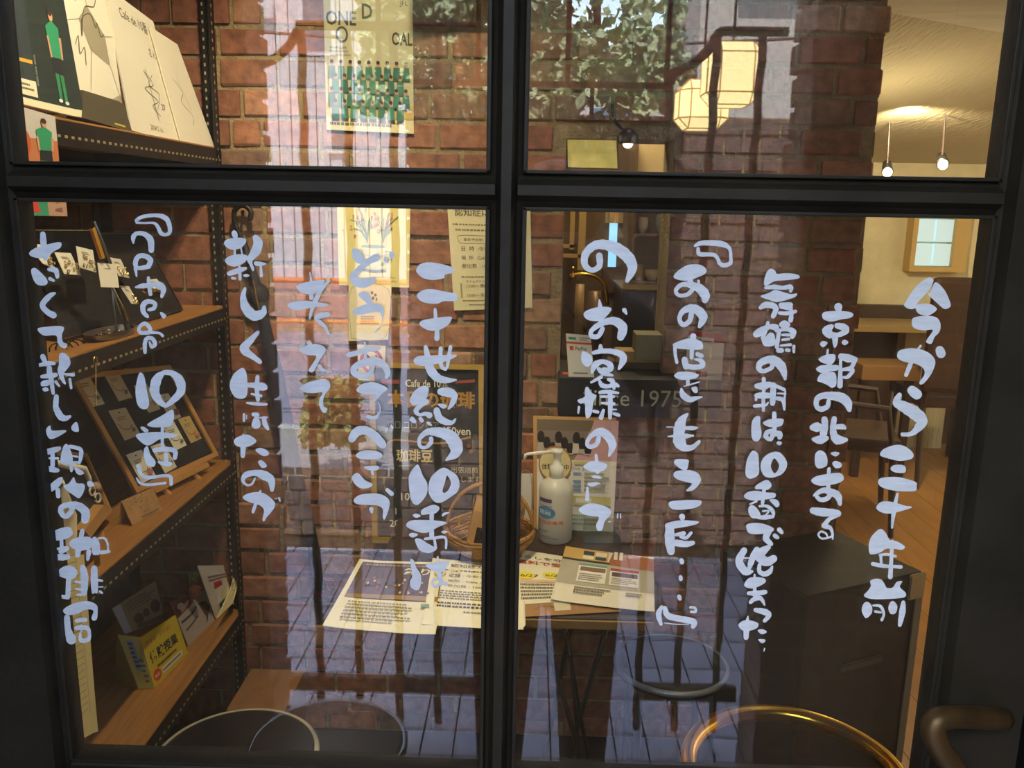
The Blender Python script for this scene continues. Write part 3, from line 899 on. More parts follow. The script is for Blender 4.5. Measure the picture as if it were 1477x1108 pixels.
# ---- top shelf
INK = '#2b2a30'
s = Sheet(*quad([(16, 147), (119, 171), (82, -40), (-6, -60)], -.795, .05), th=.004, curl=.003)
el = [('r', .0, .0, 1, .05, '#e8dfb8'), ('r', .0, .05, 1, 1, '#23302a'), ('r', .02, .12, .35, 1, '#303a3c'), ('r', .04, .30, .34, .325, '#d9a733'), ('r', .04, .07, .35, .18, '#efe4c0'), ('l', .07, .1, .32, .16, 2, '#4a4a44'),
      ('t', 'VOENINDSL DAVII', .40, .08, .05, '#9aa29a')]
el = el[:-1]
def figure(u, v, k, shirt='#2f9a6a', skin='#d9a07a', sock='#2f8a55'):     # small printed player, u,v foot; k height
    w = k*.62
    return [('p', [(u-.12*w, v+.02*k), (u-.02*w, v+.02*k), (u-.0*w, v+.30*k), (u-.14*w, v+.30*k)], sock), ('p', [(u+.06*w, v), (u+.16*w, v), (u+.16*w, v+.30*k), (u+.03*w, v+.30*k)], sock),
            ('e', u-.1*w, v+.01*k, .07*w, .018*k, '#f2efe6'), ('e', u+.12*w, v-.005*k, .07*w, .018*k, '#f2efe6'),
            ('p', [(u-.18*w, v+.30*k), (u+.2*w, v+.28*k), (u+.18*w, v+.48*k), (u-.17*w, v+.48*k)], '#20242a'), ('p', [(u-.18*w, v+.46*k), (u+.18*w, v+.46*k), (u+.24*w, v+.78*k), (u+.05*w, v+.84*k), (u-.05*w, v+.84*k), (u-.26*w, v+.78*k)], shirt),
            ('p', [(u-.26*w, v+.68*k), (u-.2*w, v+.68*k), (u-.16*w, v+.46*k), (u-.22*w, v+.45*k)], skin), ('p', [(u+.2*w, v+.68*k), (u+.28*w, v+.68*k), (u+.24*w, v+.45*k), (u+.18*w, v+.45*k)], skin),
            ('e', u, v+.9*k, .085*w, .06*k, skin), ('e', u-.01*w, v+.94*k, .09*w, .045*k, '#3a2a20')]
el += figure(.72, .08, .66)
sh = s; o = sheet_thing('player_poster', 'dark green poster of a footballer leaning at the near end of the top shelf', 'poster', s, mat('#d8d2b4', .25), el)
v = s   # outlined team lettering runs up the poster
s2 = Sheet(s.at(.40, .10), s.at(.40, .98), s.at(.33, .98), s.at(.33, .10), th=0); s2.n = s.n
s2.prt('print', o, [('t', 'VOENINDSL DAVII  NOO6', .0, .1, .5, .8, 0, '#b9bfae')])
s = Sheet(*quad([(121, 160), (176, 148), (151, -40), (70, -60)], -.80, .05), th=.003)
hexa = [(.42, .42), (.60, .52), (.80, .44), (.86, .22), (.72, .12), (.46, .22)]
hexa = [(.30, .62), (.52, .72), (.80, .50), (.82, .28), (.44, .40)]
el = [('p', hexa, '#a89d80'), ('p', [(.62, .0), (1, .0), (.98, .06), (.75, .04)], '#b0a587')]
for a, b in (((.30, .62), (.02, .60)), ((.52, .72), (.42, 1)), ((.80, .50), (1, .50)), ((.82, .28), (.97, .02)), ((.44, .40), (.25, .12))): el.append(('s', [a, b], .004, '#857c66'))
el += [('s', [(.3, .74), (.5, .86), (.72, .84), (.66, .72), (.45, .70), (.30, .50), (.36, .62), (.55, .66), (.62, .56), (.66, .60), (.70, .50), (.78, .52)], .006, '#4a463c'), ('s', [(.12, .44), (.22, .5), (.18, .38), (.3, .42), (.26, .3)], .006, '#4a463c')]
sheet_thing('signed_ball_card', 'cream card printed as a football and signed in pen', 'card', s, PAPER, el)
a = atx(120, 170, -.79); b = atx(190, 190, -.79)
bm = bmesh.new(); P = quad([(120, 170), (191, 191), (178, 148), (120, 130)], -.788, .012); prism(bm, P, (-.03, 0, 0))
bx = tag(obj('box', bm, mat('#57503c', .5)), 'small olive-grey box with a yellow mark on the top shelf', 'box')
s = Sheet(*P); s.prt('print', bx, [('r', .62, .1, .86, .16, '#d8c13a')])
s = Sheet(*quad([(190, 188), (268, 209), (221, 31), (150, -22)], -.79, .05), th=.003)
pen = '#5a5648'
el = [('t', 'Cafe de 10番', .20, .84, .10, 1.0, 0, pen), ('t', 'さん', .66, .66, .08, 1, 0, pen), ('s', [(.45, .5), (.6, .42), (.4, .36), (.62, .30), (.48, .24), (.6, .18)], .006, pen), ('s', [(.5, .52), (.54, .14)], .006, pen), ('s', [(.62, .5), (.5, .4), (.68, .36), (.56, .22)], .005, pen), ('t', '27', .66, .24, .07, 1, 0, pen), ('t', '2024.2.16', .34, .05, .055, 1, 0, '#a89a70')]
sheet_thing('autograph_board', 'white autograph board signed "Cafe de 10番" on the top shelf', 'board', s, PAPER, el)
s = Sheet(*quad([(262, 205), (312, 219), (256, 64), (216, 38)], -.785, .045), th=.003)
sheet_thing('autograph_board', 'plain farther autograph board with a faint signature, against the brick wall', 'board', s, PAPER, [('s', [(.3, .6), (.5, .5), (.35, .4), (.6, .3), (.5, .2)], .008, '#8d846a'), ('s', [(.45, .62), (.6, .35)], .006, '#8d846a')])
s = Sheet(*quad([(22, 232), (85, 233), (79, 168), (17, 150)], -.774, 0), th=.0015)
el = [('r', 0, 0, 1, 1, '#cfc6ba'), ('r', 0, 0, 1, .45, '#c87a4c'), ('e', .2, .35, .16, .25, '#c75a2a'), ('e', .12, .8, .12, .3, '#4b3a34')]+figure(.68, -.35, 1.25)
sheet_thing('player_photo', 'photo of a footballer in green pinned to the top shelf rail', 'photo', s, PAPER, el)
s = Sheet(*quad([(42, 311), (97, 312), (92, 262), (34, 262)], -.774, 0), th=.0015)
el = [('r', 0, 0, 1, 1, '#c79a80'), ('r', 0, 0, .5, 1, '#3f9a70'), ('p', [(.05, .1), (.3, .1), (.2, .6)], '#d84a3a'), ('t', 'DI', .72, .36, .16, '#5a3a30'), ('t', 'HASE', .68, .12, .18, '#5a3a30'), ('e', .25, .85, .12, .12, '#e8c0a0')]
sheet_thing('player_card', 'second player card hanging lower with green and salmon halves', 'card', s, PAPER, el)
# ---- second shelf: black jewellery boards
TXT = '#5a5040'
def packet(px, X, lean, parent, foil=True, m=PAPER):                 # small card in a clear bag with metal beads on it
    s = Sheet(*quad(px, X, lean), th=.001); o = obj('jewellery_card', s.mesh(), m, parent)
    s.prt('print', o, [('l', .25, .68, .8, .82, 2, TXT)])
    if foil:
        bm = bmesh.new()
        for k in range(14):
            c = s.at(random.uniform(.15, .95), random.uniform(.05, .55), .003); r = random.uniform(.0015, .0035)
            ring = [c+Vector((0, r*math.cos(a), r*math.sin(a))) for a in [q*math.pi/3 for q in range(6)]]; tube(bm, ring, r*.35, 4, closed=True)
        obj('earring', bm, mat('#e8d6a0', .15, 1), o)
    return s, o
def board_frame(s, parent, w, m, dep=.008, name='frame'):
    fu, fv = w/s.W, w/s.H
    for (u0, v0, u1, v1) in ((0, 0, 1, fv), (0, 1-fv, 1, 1), (0, fv, fu, 1-fv), (1-fu, fv, 1, 1-fv)):
        bm = bmesh.new(); prism(bm, [s.at(u0, v0, dep), s.at(u1, v0, dep), s.at(u1, v1, dep), s.at(u0, v1, dep)], -s.n*dep*1.6); obj(name, bm, m, parent)
FELT = mat('#221f1b', .95, bump=(200, .2)); GOLD = mat('#d8b060', .25, 1)
s = Sheet(*quadz([(93, 492), (180, 470), (143, 331), (33, 330)], SH[1]+.003, .08), th=.006)
bd = tag(obj('jewellery_board', s.mesh(), FELT), 'near black felt board with carded earrings on the second shelf', 'display board')
bm = bmesh.new()
for k in range(60): 
    for q in (s.at(k/60, .02, .002), s.at(k/60, .985, .002)): bmesh.ops.create_icosphere(bm, subdivisions=1, radius=.0016, matrix=Matrix.Translation(q))
obj('bead_trim', bm, GOLD, bd)['kind'] = 'stuff'
packet([(93, 395), (117, 397), (102, 365), (79, 364)], -.846, .02, bd); packet([(115, 386), (139, 393), (134, 361), (110, 355)], -.846, .02, bd, True); packet([(62, 380), (80, 388), (66, 354), (38, 350)], -.846, .02, bd)
s = Sheet(*quadz([(188, 470), (263, 448), (202, 335), (141, 336)], SH[1]+.003, .08), th=.006)
bd2 = tag(obj('jewellery_board', s.mesh(), FELT), 'farther black felt board with brass trinkets on the second shelf', 'display board')
board_frame(s, bd2, .0035, mat('#4b4336', .3, .7), .003)
packet([(172, 398), (187, 401), (174, 374), (157, 371)], -.856, .015, bd2); packet([(190, 438), (200, 439), (186, 413), (173, 412)], -.856, .015, bd2); packet([(214, 420), (238, 416), (226, 402), (212, 404)], -.85, .01, bd2)
bm = bmesh.new()
for k in range(46):
    a = random.uniform(0, 2*math.pi); c = atx(222+random.uniform(-17, 17), 421+random.uniform(-14, 12), -.842); bmesh.ops.create_icosphere(bm, subdivisions=1, radius=random.uniform(.0015, .003), matrix=Matrix.Translation(c))
obj('brass_cluster', bm, mat('#e0b45a', .2, 1), bd2)['kind'] = 'stuff'
# jeweller's stand: slanted rods with a tag card
st = thing('trinket_stand', 'slender silver stand holding a comb and a price tag in a metal tray', 'stand', (0, 0, 0))
def rod(a, b, X1, X2, r=.0022, m=STEEL, parent=st, name='rod'): return obj(name, T([atx(*a, X1), atx(*b, X2)], r, 8), m, parent, smooth=True)
rod((136, 320), (160, 380), -.80, -.80, .0026); rod((160, 410), (192, 474), -.80, -.80, .0026, mat('#d8c48c', .25, 1)); rod((160, 410), (168, 478), -.80, -.80); rod((160, 416), (183, 477), -.80, -.80)
bm = bmesh.new(); prism(bm, [atx(133, 330, -.80), atx(137, 327, -.80), atx(152, 372, -.80), atx(148, 374, -.80)], (-.006, 0, 0)); obj('comb', bm, GOLD, st)
s = Sheet(*quad([(146, 414), (172, 415), (167, 381), (141, 379)], -.795, .012), th=.001)
o = obj('price_tag', s.mesh(), PAPER, st); s.prt('print', o, [('l', .3, .74, .7, .8, 1, TXT)])
a = atx(130, 492, -.80); b = atx(208, 480, -.80)
tr = tag(obj('metal_tray', lathe([(.0, 0), (.034, 0), (.040, .012), (.042, .014), (.040, .0135), (.033, .003), (0, .003)], (0, 0, 0), 24), STEEL, smooth=False), 'shallow oblong metal tray of small rings on the second shelf', 'tray')
tr.scale = (.8, 2.0, 1); tr.location = (-.815, (a.y+b.y)/2, SH[1]+.001)
bm = bmesh.new()
for k in range(10):
    c = Vector((-.815+random.uniform(-.02, .02), (a.y+b.y)/2+random.uniform(-.05, .02), SH[1]+.010)); ring = [c+Vector((.006*math.cos(q*math.pi/4), .006*math.sin(q*math.pi/4), .002*math.sin(q+k))) for q in range(8)]; tube(bm, ring, .0011, 5, closed=True)
tag(obj('finger_rings', bm, mat('#f0e6c8', .1, 1)), 'tangle of silver rings lying in the metal tray', 'rings')
bm = bmesh.new()
for k in range(4):
    c = atx(84+k*9, 506-k*2, -.83); ring = [c+Vector((.006*math.cos(q*math.pi/6), .018*math.cos(q*math.pi/6+.3), .014*math.sin(q*math.pi/6))) for q in range(12)]; tube(bm, ring, .0013, 5, closed=True)
tag(obj('wire_bangles', bm, mat('#2a2620', .3, .8)), 'black wire bangles lying at the near end of the second shelf', 'bangle')
ch = [atx(138, 524+k*5, -.772) for k in range(13)]
bm = bmesh.new(); tube(bm, ch, .0009, 5)
for p in ch[::1]: bmesh.ops.create_icosphere(bm, subdivisions=1, radius=.0017, matrix=Matrix.Translation(p))
ring = [ch[0]+Vector((0, .006*math.cos(q*math.pi/5), .006+.006*math.sin(q*math.pi/5))) for q in range(10)]; tube(bm, ring, .001, 5, closed=True)
tag(obj('hanging_chain', bm, GOLD), 'short gold chain hanging from the second shelf rail', 'chain')
# ---- third shelf: easel boards
def easel(px, X, lean, label, fw=.013):
    s = Sheet(*quadz(px, SH[2]+.026, lean), th=.006); e = tag(obj('easel_board', s.mesh(), FELT), label, 'display board'); board_frame(s, e, fw, FRAMEW, .006)
    return s, e
s, ea = easel([(195, 712), (313, 657), (243, 527), (98, 541)], -.835, .09, 'wood-framed black easel board of carded earrings on the third shelf')
bm = bmesh.new(); prism(bm, [s.at(.12, -.055, .02), s.at(.78, -.05, .02), s.at(.78, .0, .02), s.at(.12, .0, .02)], -s.n*.026); obj('easel_ledge', bm, FRAMEW, ea)
for u in (.25, .62): obj('easel_foot', T([s.at(u, -.04, .004), s.at(u, -.04, .004)+Vector((.028, .0, -.028))], .006, 8), FRAMEW, ea)
cards = [((.02, .86), .17, '#d9c9a0'), ((.30, .87), .17, '#cbb98f'), ((.16, .55), .2, '#cdb88d'), ((.52, .72), .16, '#d8c79a'), ((.70, .60), .15, '#e6dab4'), ((.58, .33), .17, '#efe6c6'), ((.78, .34), .17, '#c9a868'), ((.10, .18), .19, '#f0e8cc'), ((.36, .18), .17, '#ece2c0')]
for k, ((u, v), w, c) in enumerate(cards):
    h = .26
    q = Sheet(s.at(u, v-h/2, .002), s.at(u+w*.85, v-h/2+.01, .002), s.at(u+w*.85, v+h/2, .002), s.at(u, v+h/2, .002), th=.0008); q.n = s.n
    o = obj('earring_card', q.mesh(), mat(c, .8), ea); q.prt('print', o, [('e', .5, .88, .05, .03, '#3a3028'), ('l', .2, .62, .8, .76, 2, '#7a6a50'), ('s', [(.1, .55), (.25, .35), (.6, .3), (.8, .4)], .02, '#4a3c30')])
    c0 = q.at(.72, .24, .004); r = .0085 if k in (7, 6, 4) else .0055
    bm = bmesh.new(); bmesh.ops.create_uvsphere(bm, u_segments=12, v_segments=8, radius=r, matrix=Matrix.Translation(c0))
    for v_ in bm.verts: v_.co -= s.n*((v_.co-c0).dot(s.n))*.55
    obj('button_earring', bm, mat({7: '#c77a70', 6: '#c98a6a', 4: '#8a4a50', 3: '#d8b060'}.get(k, '#8a7a60'), .35, noise=(400, .45)), o)
s2, sg = None, None
s = Sheet(*quadz([(191, 758), (234, 736), (221, 703), (175, 723)], SH[2]+.001, .018), th=.002)
el = [('e', random.uniform(.08, .92), random.uniform(.45, .95), .02, .03, random.choice(['#8a7448', '#6d6040', '#a8905c'])) for _ in range(26)]+[('t', 'favorite', .45, .26, .10, 1, 0, TXT), ('l', .3, .08, .9, .18, 1, TXT)]
o = sheet_thing('folded_card', 'small tan tent card with a leaf pattern in front of the easel', 'card', s, KRAFT, el)
prism_b = bmesh.new(); prism(prism_b, [s.at(0, 1), s.at(1, 1), s.at(1, 0)+Vector((-.03, 0, 0)), s.at(0, 0)+Vector((-.03, 0, 0))], (-.001, 0, 0)); obj('back_flap', prism_b, KRAFT, o)
s, eb = easel([(105, 800), (158, 738), (122, 655), (60, 650)], -.84, .07, 'nearer small wood-framed easel with a striped hair tie on the third shelf', .010)
bm = bmesh.new(); prism(bm, [atx(122, 765, -.80), atx(150, 728, -.80), atx(157, 741, -.80), atx(131, 776, -.80)], (-.02, 0, 0)); obj('easel_ledge', bm, FRAMEW, eb)
for px in ((127, 778), (146, 768)): obj('easel_foot', T([atx(*px, -.82), atx(px[0]+2, px[1]+12, -.79)], .005, 8), FRAMEW, eb)
for k in range(3):
    ring = [atx(133+k*4+4*math.cos(q*math.pi/4), 708+k*5+7*math.sin(q*math.pi/4), -.835) for q in range(8)]
    obj('hair_tie', T(ring, .002, 6, closed=True), mat(['#efe6c8', '#2a2622', '#efe6c8'][k], .7), eb)
bm = bmesh.new(); bmesh.ops.create_icosphere(bm, subdivisions=2, radius=.011, matrix=Matrix.Translation(atx(138, 703, -.845))); obj('lace_button', bm, mat('#b89470', .8, noise=(300, .4)), eb)
# crumpled white cloth strip hanging from the near easel
pts = [(66, 663), (96, 672), (122, 676), (128, 690), (131, 702)]
obj('white_ribbon', T([atx(x, y, -.80) for x, y in pts], [.006, .006, .005, .005, .004], 8), mat('#f2e8c8', .8), eb, smooth=True)
bm = bmesh.new(); cols = []
for j in range(14):
    y = 692+j*8.5; row = []
    for i in range(7):
        u = i/6; x0 = 71+j*.9+1.5*(j % 2); x1 = 92+min(j, 6)*3.2
        row.append(bm.verts.new(atx(x0+(x1-x0)*u, y, -.775-.012*math.sin(u*5+j*.5))))
    cols.append(row)
for j in range(13):
    for i in range(6): bm.faces.new((cols[j][i], cols[j][i+1], cols[j+1][i+1], cols[j+1][i]))
bmesh.ops.solidify(bm, geom=bm.faces[:], thickness=.001)
tag(obj('paper_bag', bm, mat('#f0e2bc', .8), smooth=True), 'wavy cream paper bag hanging at the near post of the rack', 'paper bag')
# calendar sheet with a ruled grid, hanging by the near post
s = Sheet(*quad([(106, 1073), (137, 1055), (118, 800), (76, 800)], -.745, 0), th=.001, curl=.004)
el = []
for k in range(24): el.append(('s', [(.02, .13+k*.037), (.74, .15+k*.037)], .0022, '#5a554a'))
for u in (.35, .74): el.append(('s', [(u, .13), (u-.05, .98)], .002, '#5a554a'))
sheet_thing('grid_sheet', 'long cream paper with a ruled grid hanging at the near left', 'paper', s, PAPERY, el)
# ---- bottom shelf
YEL = mat('#e0c832', .55); by = thing('leaflet_box', 'yellow cardboard leaflet box lettered 体験授業 on the bottom shelf', 'leaflet box')
s = Sheet(*quadz([(223, 993), (272, 943), (253, 887), (202, 920)], SH[3]+.002, .02), th=.002)
o = obj('front_panel', s.mesh(), YEL, by)
s.prt('print', o, [('t', '体験授業', .08, .44, .24, .95, .02, '#1f2a38'), ('t', 'わかる・かける！', .08, .80, .11, 1, 0, '#c0492a'), ('l', .2, .26, .9, .36, 1, '#6a5a20'), ('r', .28, .10, .86, .22, '#f2ead0'), ('l', .3, .12, .84, .20, 1, '#4a4020'), ('e', .14, .18, .10, .11, '#d8562a'), ('t', '無料', .07, .14, .08, '#fff0d0')])
s = Sheet(*quadz([(200, 994), (223, 993), (202, 920), (170, 916)], SH[3]+.002, .02), th=.002)
o = obj('side_panel', s.mesh(), mat('#c8c878', .6), by); s.prt('print', o, [('r', .3, .35, .62, .92, '#8fb0c8'), ('l', .32, .4, .6, .9, 6, '#1f2a38'), ('l', .6, .1, .9, .6, 5, '#4a6a9a')])
bm = bmesh.new(); prism(bm, [atz(166, 985, SH[3]+.002), s.c[0], s.c[3]], (-.002, 0, 0)); obj('stand_leg', bm, mat('#a09a28', .6), by)
def leaf(px, X, lean, name, label, base, el, th=.002):
    s = Sheet(*(quadz(px, SH[3]+.002, lean) if X is None else quad(px, X, lean)), th=th)
    if px[1] == (333, 858): s.c[1] = aty(333, 858, 1.455)
    return sheet_thing(name, label, 'leaflet', s, mat(base, .5), el)
leaf([(180, 915), (238, 893), (224, 838), (162, 878)], -.905, .03, 'leaflet', 'grey-brown leaflet with round photographs standing in the yellow box', '#8a7c62', [('r', .0, .0, .16, 1, '#a8b0ba'), ('l', .25, .6, .95, .92, 4, '#5a4c3a'), ('e', .4, .30, .11, .16, '#4a3c30'), ('e', .60, .36, .08, .12, '#4a3c30'), ('e', .84, .42, .12, .17, '#3a3028'), ('r', .3, .02, 1, .14, '#4a5c3a')])
leaf([(272, 932), (310, 895), (296, 852), (246, 868)], None, .03, 'leaflet', 'leaflet of brown photographs and a dark ribbon beside the yellow box', '#b8aa96', [('p', [(.0, .62), (.55, .8), (.6, 1), (.0, 1)], '#7a3a24'), ('s', [(.05, .5), (.4, .56), (.6, .68)], .05, '#4a4440'), ('s', [(.1, .3), (.35, .36), (.55, .44)], .04, '#5a524a'), ('p', [(.66, .75), (.8, .2), (.72, .1), (.98, .5), (.9, .7)], '#4a2c20'), ('e', .2, .83, .10, .08, '#d8c9a8')])
bm = bmesh.new()
for k in range(60):
    c = atx(281+random.gauss(0, 6), 832+random.gauss(0, 5), -.84); d = Vector((random.uniform(-1, 1), random.uniform(-1, 1), random.uniform(.2, 1))).normalized()*.009; n_ = d.orthogonal().normalized()*.0012
    bm.faces.new([bm.verts.new(p) for p in (c-n_, c+n_, c+d)])
o = tag(obj('moss_pot_leaves', bm, mat('#6f8a34', .7)), 'small bright green tuft of moss behind the leaflets', 'plant', kind='stuff')
bm = lathe([(.0, 0), (.012, 0), (.016, .02), (.015, .028), (0, .028)], tuple(atx(281, 862, -.845)), 12); tag(obj('moss_pot', bm, mat('#6a3c22', .7), smooth=False), 'tiny brown pot under the moss on the bottom shelf', 'pot')
s_ = leaf([(312, 893), (333, 858), (341, 815), (285, 816)], None, .0, 'leaflet', 'white leaflet with a red flag and green foot, farthest on the bottom shelf', '#efe6d0', [('l', .15, .66, .85, .8, 2, '#8a3030'), ('p', [(.25, .5), (.55, .52), (.52, .64), (.28, .64)], '#c8302a'), ('r', .3, .0, .9, .17, '#20503c'), ('t', '750', .42, .03, .10, '#efe6d0'), ('e', .6, .3, .16, .14, '#e8d9a0')])
bm = bmesh.new(); prism(bm, [atx(314, 892, -.80), atx(336, 870, -.79), atx(343, 845, -.79), atx(342, 817, -.805), atx(333, 850, -.80)], (-.003, 0, 0)); obj('curled_edge', bm, PAPERY, s_)
# ================================================================ THINGS ON THE BRICK WALL
def wallsheet(px, name, label, base, els, cat='poster', Y=1.482, rough=.8, curl=0): return sheet_thing(name, label, cat, Sheet(*[aty(x, y, Y) for x, y in px], th=.001, curl=curl), mat(base, rough, noise=(30, .03)), els)
el = []
rr = random.Random(3)
for (cx, w) in ((.40, '#7f9a64'), (.62, '#86a06a')):
    for k in range(13):
        a = rr.uniform(-.7, .7)+(-.25 if cx < .5 else .2); L = rr.uniform(.14, .34); x0 = cx+.02*k/13; y0 = .52+rr.uniform(0, .12); el.append(('s', [(x0, y0), (x0+math.sin(a)*L*.5, y0+L*.5), (x0+math.sin(a)*L, y0+math.cos(a)*L)], .012, rr.choice(['#7f9a64', '#9aae7a', '#5f8460'])))
for k in range(34): el.append(('e', rr.gauss(.52, .16), rr.gauss(.78, .10), .016, .014, rr.choice(['#d88a6a', '#e0a080', '#d07a5a', '#e8b890'])))
el += [('p', [(.33, .50), (.68, .47), (.64, .30), (.56, .25), (.46, .25), (.38, .31)], '#e6dfae'), ('e', .505, .49, .175, .022, '#8fa08a'), ('e', .52, .235, .17, .028, '#c9cfa0'), ('e', .52, .245, .15, .02, '#e2dda8'), ('s', [(.66, .44), (.75, .42), (.73, .34), (.64, .33)], .014, '#8fa3a8'), ('s', [(.34, .40), (.5, .37), (.66, .385)], .006, '#a9b08a'), ('l', .5, .10, .85, .13, 1, '#b8a870')]
wallsheet([(489, 411), (590, 415), (592, 296), (486, 293)], 'cup_poster', 'yellow sheet with a painted flowering cup, pinned on the brick wall', '#f0df92', el, curl=.0006)
wallsheet([(503, 492), (560, 490), (565, 414), (503, 411)], 'shop_notice', 'small cream card with a printed sprig below the yellow cup sheet', '#efe2b4', [('s', [(.07, .05), (.07, .95), (.93, .95), (.93, .05), (.07, .05)], .008, '#a59a70'), ('e', .55, .88, .03, .03, '#4a4030'), ('e', .63, .84, .03, .03, '#5a5040'), ('e', .58, .78, .03, .03, '#4a4030'), ('e', .66, .76, .02, .03, '#4a4030'), ('l', .3, .3, .75, .46, 4, '#8a7e58')], 'card', curl=.002)
wallsheet([(517, 548), (555, 551), (556, 499), (515, 497)], 'no_smoking_sign', 'square no-smoking sign with a red ring on the brick wall', '#f0e6d0', [('e', .5, .56, .42, .36, '#c8402c'), ('e', .5, .56, .30, .26, '#f0e6d0'), ('r', .28, .50, .66, .57, '#3a3028'), ('s', [(.25, .78), (.75, .36)], .08, '#c8402c'), ('s', [(.62, .6), (.7, .68), (.64, .74)], .03, '#3a3028'), ('l', .2, .04, .8, .12, 1, '#6a5a40')], 'sign')
el = [('t', '認知症について', .08, .90, .085, .95, .012, '#5a5136'), ('l', .05, .80, .9, .83, 1, '#8a7c50'), ('l', .08, .75, .85, .78, 1, '#8a7c50'), ('s', [(.12, .64), (.12, .71), (.44, .71), (.48, .675), (.44, .64), (.12, .64)], .004, '#8a7c50'), ('s', [(.6, .64), (.64, .675), (.6, .71), (.9, .71)], .004, '#8a7c50'), ('t', '事前予約制', .17, .66, .036, '#6a6040'),
      ('t', '日  時  :令和６年', .13, .57, .050, '#6a6040'), ('t', '場  所  :Cafe de 10番', .13, .485, .046, '#6a6040'), ('t', '参加費  :100円～', .13, .405, .048, '#6a6040'), ('l', .12, .31, .95, .33, 1, '#7a6e48'), ('l', .1, .05, .13, .33, 1, '#a09468'), ('t', 'タイムスケジュール', .17, .265, .03, '#6a6040'), ('t', '13:00～ 講話', .17, .22, .038, '#6a6040'), ('t', '15:00～ 茶話タイム', .17, .13, .038, '#6a6040'), ('l', .12, .085, .95, .10, 1, '#7a6e48'), ('l', .2, .045, .9, .06, 1, '#7a6e48')]
wallsheet([(655, 448), (768, 444), (765, 300), (645, 294)], 'event_notice', 'pale notice headed 認知症について on the brick wall', '#e9dcab', el, 'notice')
el = [('r', 0, .0, 1, .10, '#efe2b0'), ('t', 'ONE', .02, .77, .14, .8, .02, '#4a4c3c'), ('t', 'D', .42, .82, .15, .8, .02, '#4a4c3c'), ('t', 'OAL', .76, .64, .13, .62, .02, '#3c3a2a'), ('t', 'JFL', .86, .92, .05, '#4a4c3c'), ('e', .2, .70, .07, .06, '#55584a'), ('e', .2, .70, .05, .042, '#c8ccb4'), ('l', .06, .54, .3, .62, 3, '#8a8c78'), ('l', .04, .03, .96, .07, 1, '#6a6448')]
el += [('p', [(0, .10), (1, .10), (1, .2), (.8, .16), (.5, .22), (.0, .2)], '#d8b866')]
for row, (v, n_) in enumerate(((.40, 9), (.30, 8), (.20, 9), (.11, 8))):
    for k in range(n_):
        u = .08+k*.105+(row % 2)*.04
        if u < .97: el += [('p', [(u-.045, v-.02), (u+.045, v-.02), (u+.035, v+.075), (u-.035, v+.075)], rr.choice(['#3f7a64', '#4a8a72', '#37705c'])), ('e', u, v+.095, .020, .022, '#c99a7a'), ('e', u, v+.106, .021, .014, '#3a2a20')]
wallsheet([(471, 187), (597, 193), (595, -8), (466, -12)], 'team_poster', 'tall football team calendar poster high on the brick wall', '#cfc9a4', el)
# umbrella hanging on the wall right of the rack
um = thing('umbrella', 'long closed black umbrella hanging against the brick wall', 'umbrella')
def U(px, py, Y=1.455): return aty(px, py, Y)
obj('canopy', T([U(350, 345), U(362, 385), U(373, 430), U(384, 480), U(397, 540), U(410, 610), U(424, 680), U(440, 740), U(452, 790), U(462, 850)], [.009, .011, .017, .016, .021, .024, .022, .018, .016, .013], 10), mat('#1b1a1c', .6), um, smooth=True)
obj('crook_handle', T(catmull([tuple(U(*p)) for p in ((350, 348), (340, 325), (338, 305), (350, 296), (362, 305), (360, 318))], False, 4), .007, 8), BLACKM, um, smooth=True)
obj('strap', T([U(365, 405, 1.43), U(372, 440, 1.43), U(376, 462, 1.43)], .002, 6), GOLD, um)
bm = bmesh.new(); bmesh.ops.create_uvsphere(bm, u_segments=12, v_segments=8, radius=.03, matrix=Matrix.Translation(U(372, 425, 1.46))); 
obj('folded_fabric', bm, mat('#1b1a1c', .7), um, smooth=True)
tag(obj('wall_hook', T([aty(350, 312, 1.495), aty(350, 312, 1.45), aty(350, 304, 1.442)], .004, 8), BLACKM), 'iron hook in the brick wall carrying the umbrella', 'hook')
# chalkboard menu
s = Sheet(*[aty(x, y, Y) for (x, y), Y in (((538, 782), 1.40), ((700, 785), 1.40), ((698, 526), 1.46), ((533, 522), 1.46))], th=.012)
cb = tag(obj('chalkboard', s.mesh(), mat('#1d201c', .6, noise=(8, .25))), 'gold-framed black chalkboard menu standing behind the table', 'chalkboard')
board_frame(s, cb, .014, mat('#b08f3e', .45, noise=(20, .15)), .009)
WH, OR_, RD = '#e6e0c4', '#b08030', '#9a4a40'
s.prt('chalk_writing', cb, [('s', [(.10, .895), (.26, .895)], .022, RD), ('s', [(.75, .90), (.92, .91)], .016, RD), ('t', 'Cafe de 10番', .31, .87, .055, .8, .012, WH), ('t', '本日の珈琲', .15, .765, .098, .98, .03, OR_), ('t', '□□ コロンビア', .15, .64, .05, .8, 0, '#9aa08c'), ('t', '650yen', .62, .61, .062, .9, .012, WH), ('s', [(.14, .55), (.22, .575), (.6, .56), (.88, .60)], .010, OR_), ('t', '珈琲豆', .22, .46, .075, .9, .02, '#d8c88c'), ('s', [(.24, .43), (.36, .435)], .008, '#8a8a6a'),
     ('t', '100g', .24, .24, .06, 1, .01, WH), ('t', '出張焙煎', .70, .40, .038, 1, 0, '#c8c09c'), ('t', 'します!', .78, .35, .038, 1, 0, '#c8c09c'), ('t', '1', .19, .16, .05, WH), ('t', '200g', .15, .09, .055, 1, .008, WH), ('e', .17, .52, .02, .012, '#7a4a34'), ('e', .165, .49, .02, .012, '#7a4a34'), ('e', .17, .46, .02, .012, '#7a4a34'), ('e', .86, .55, .02, .012, '#7a4a34'), ('e', .88, .52, .02, .012, '#7a4a34')])
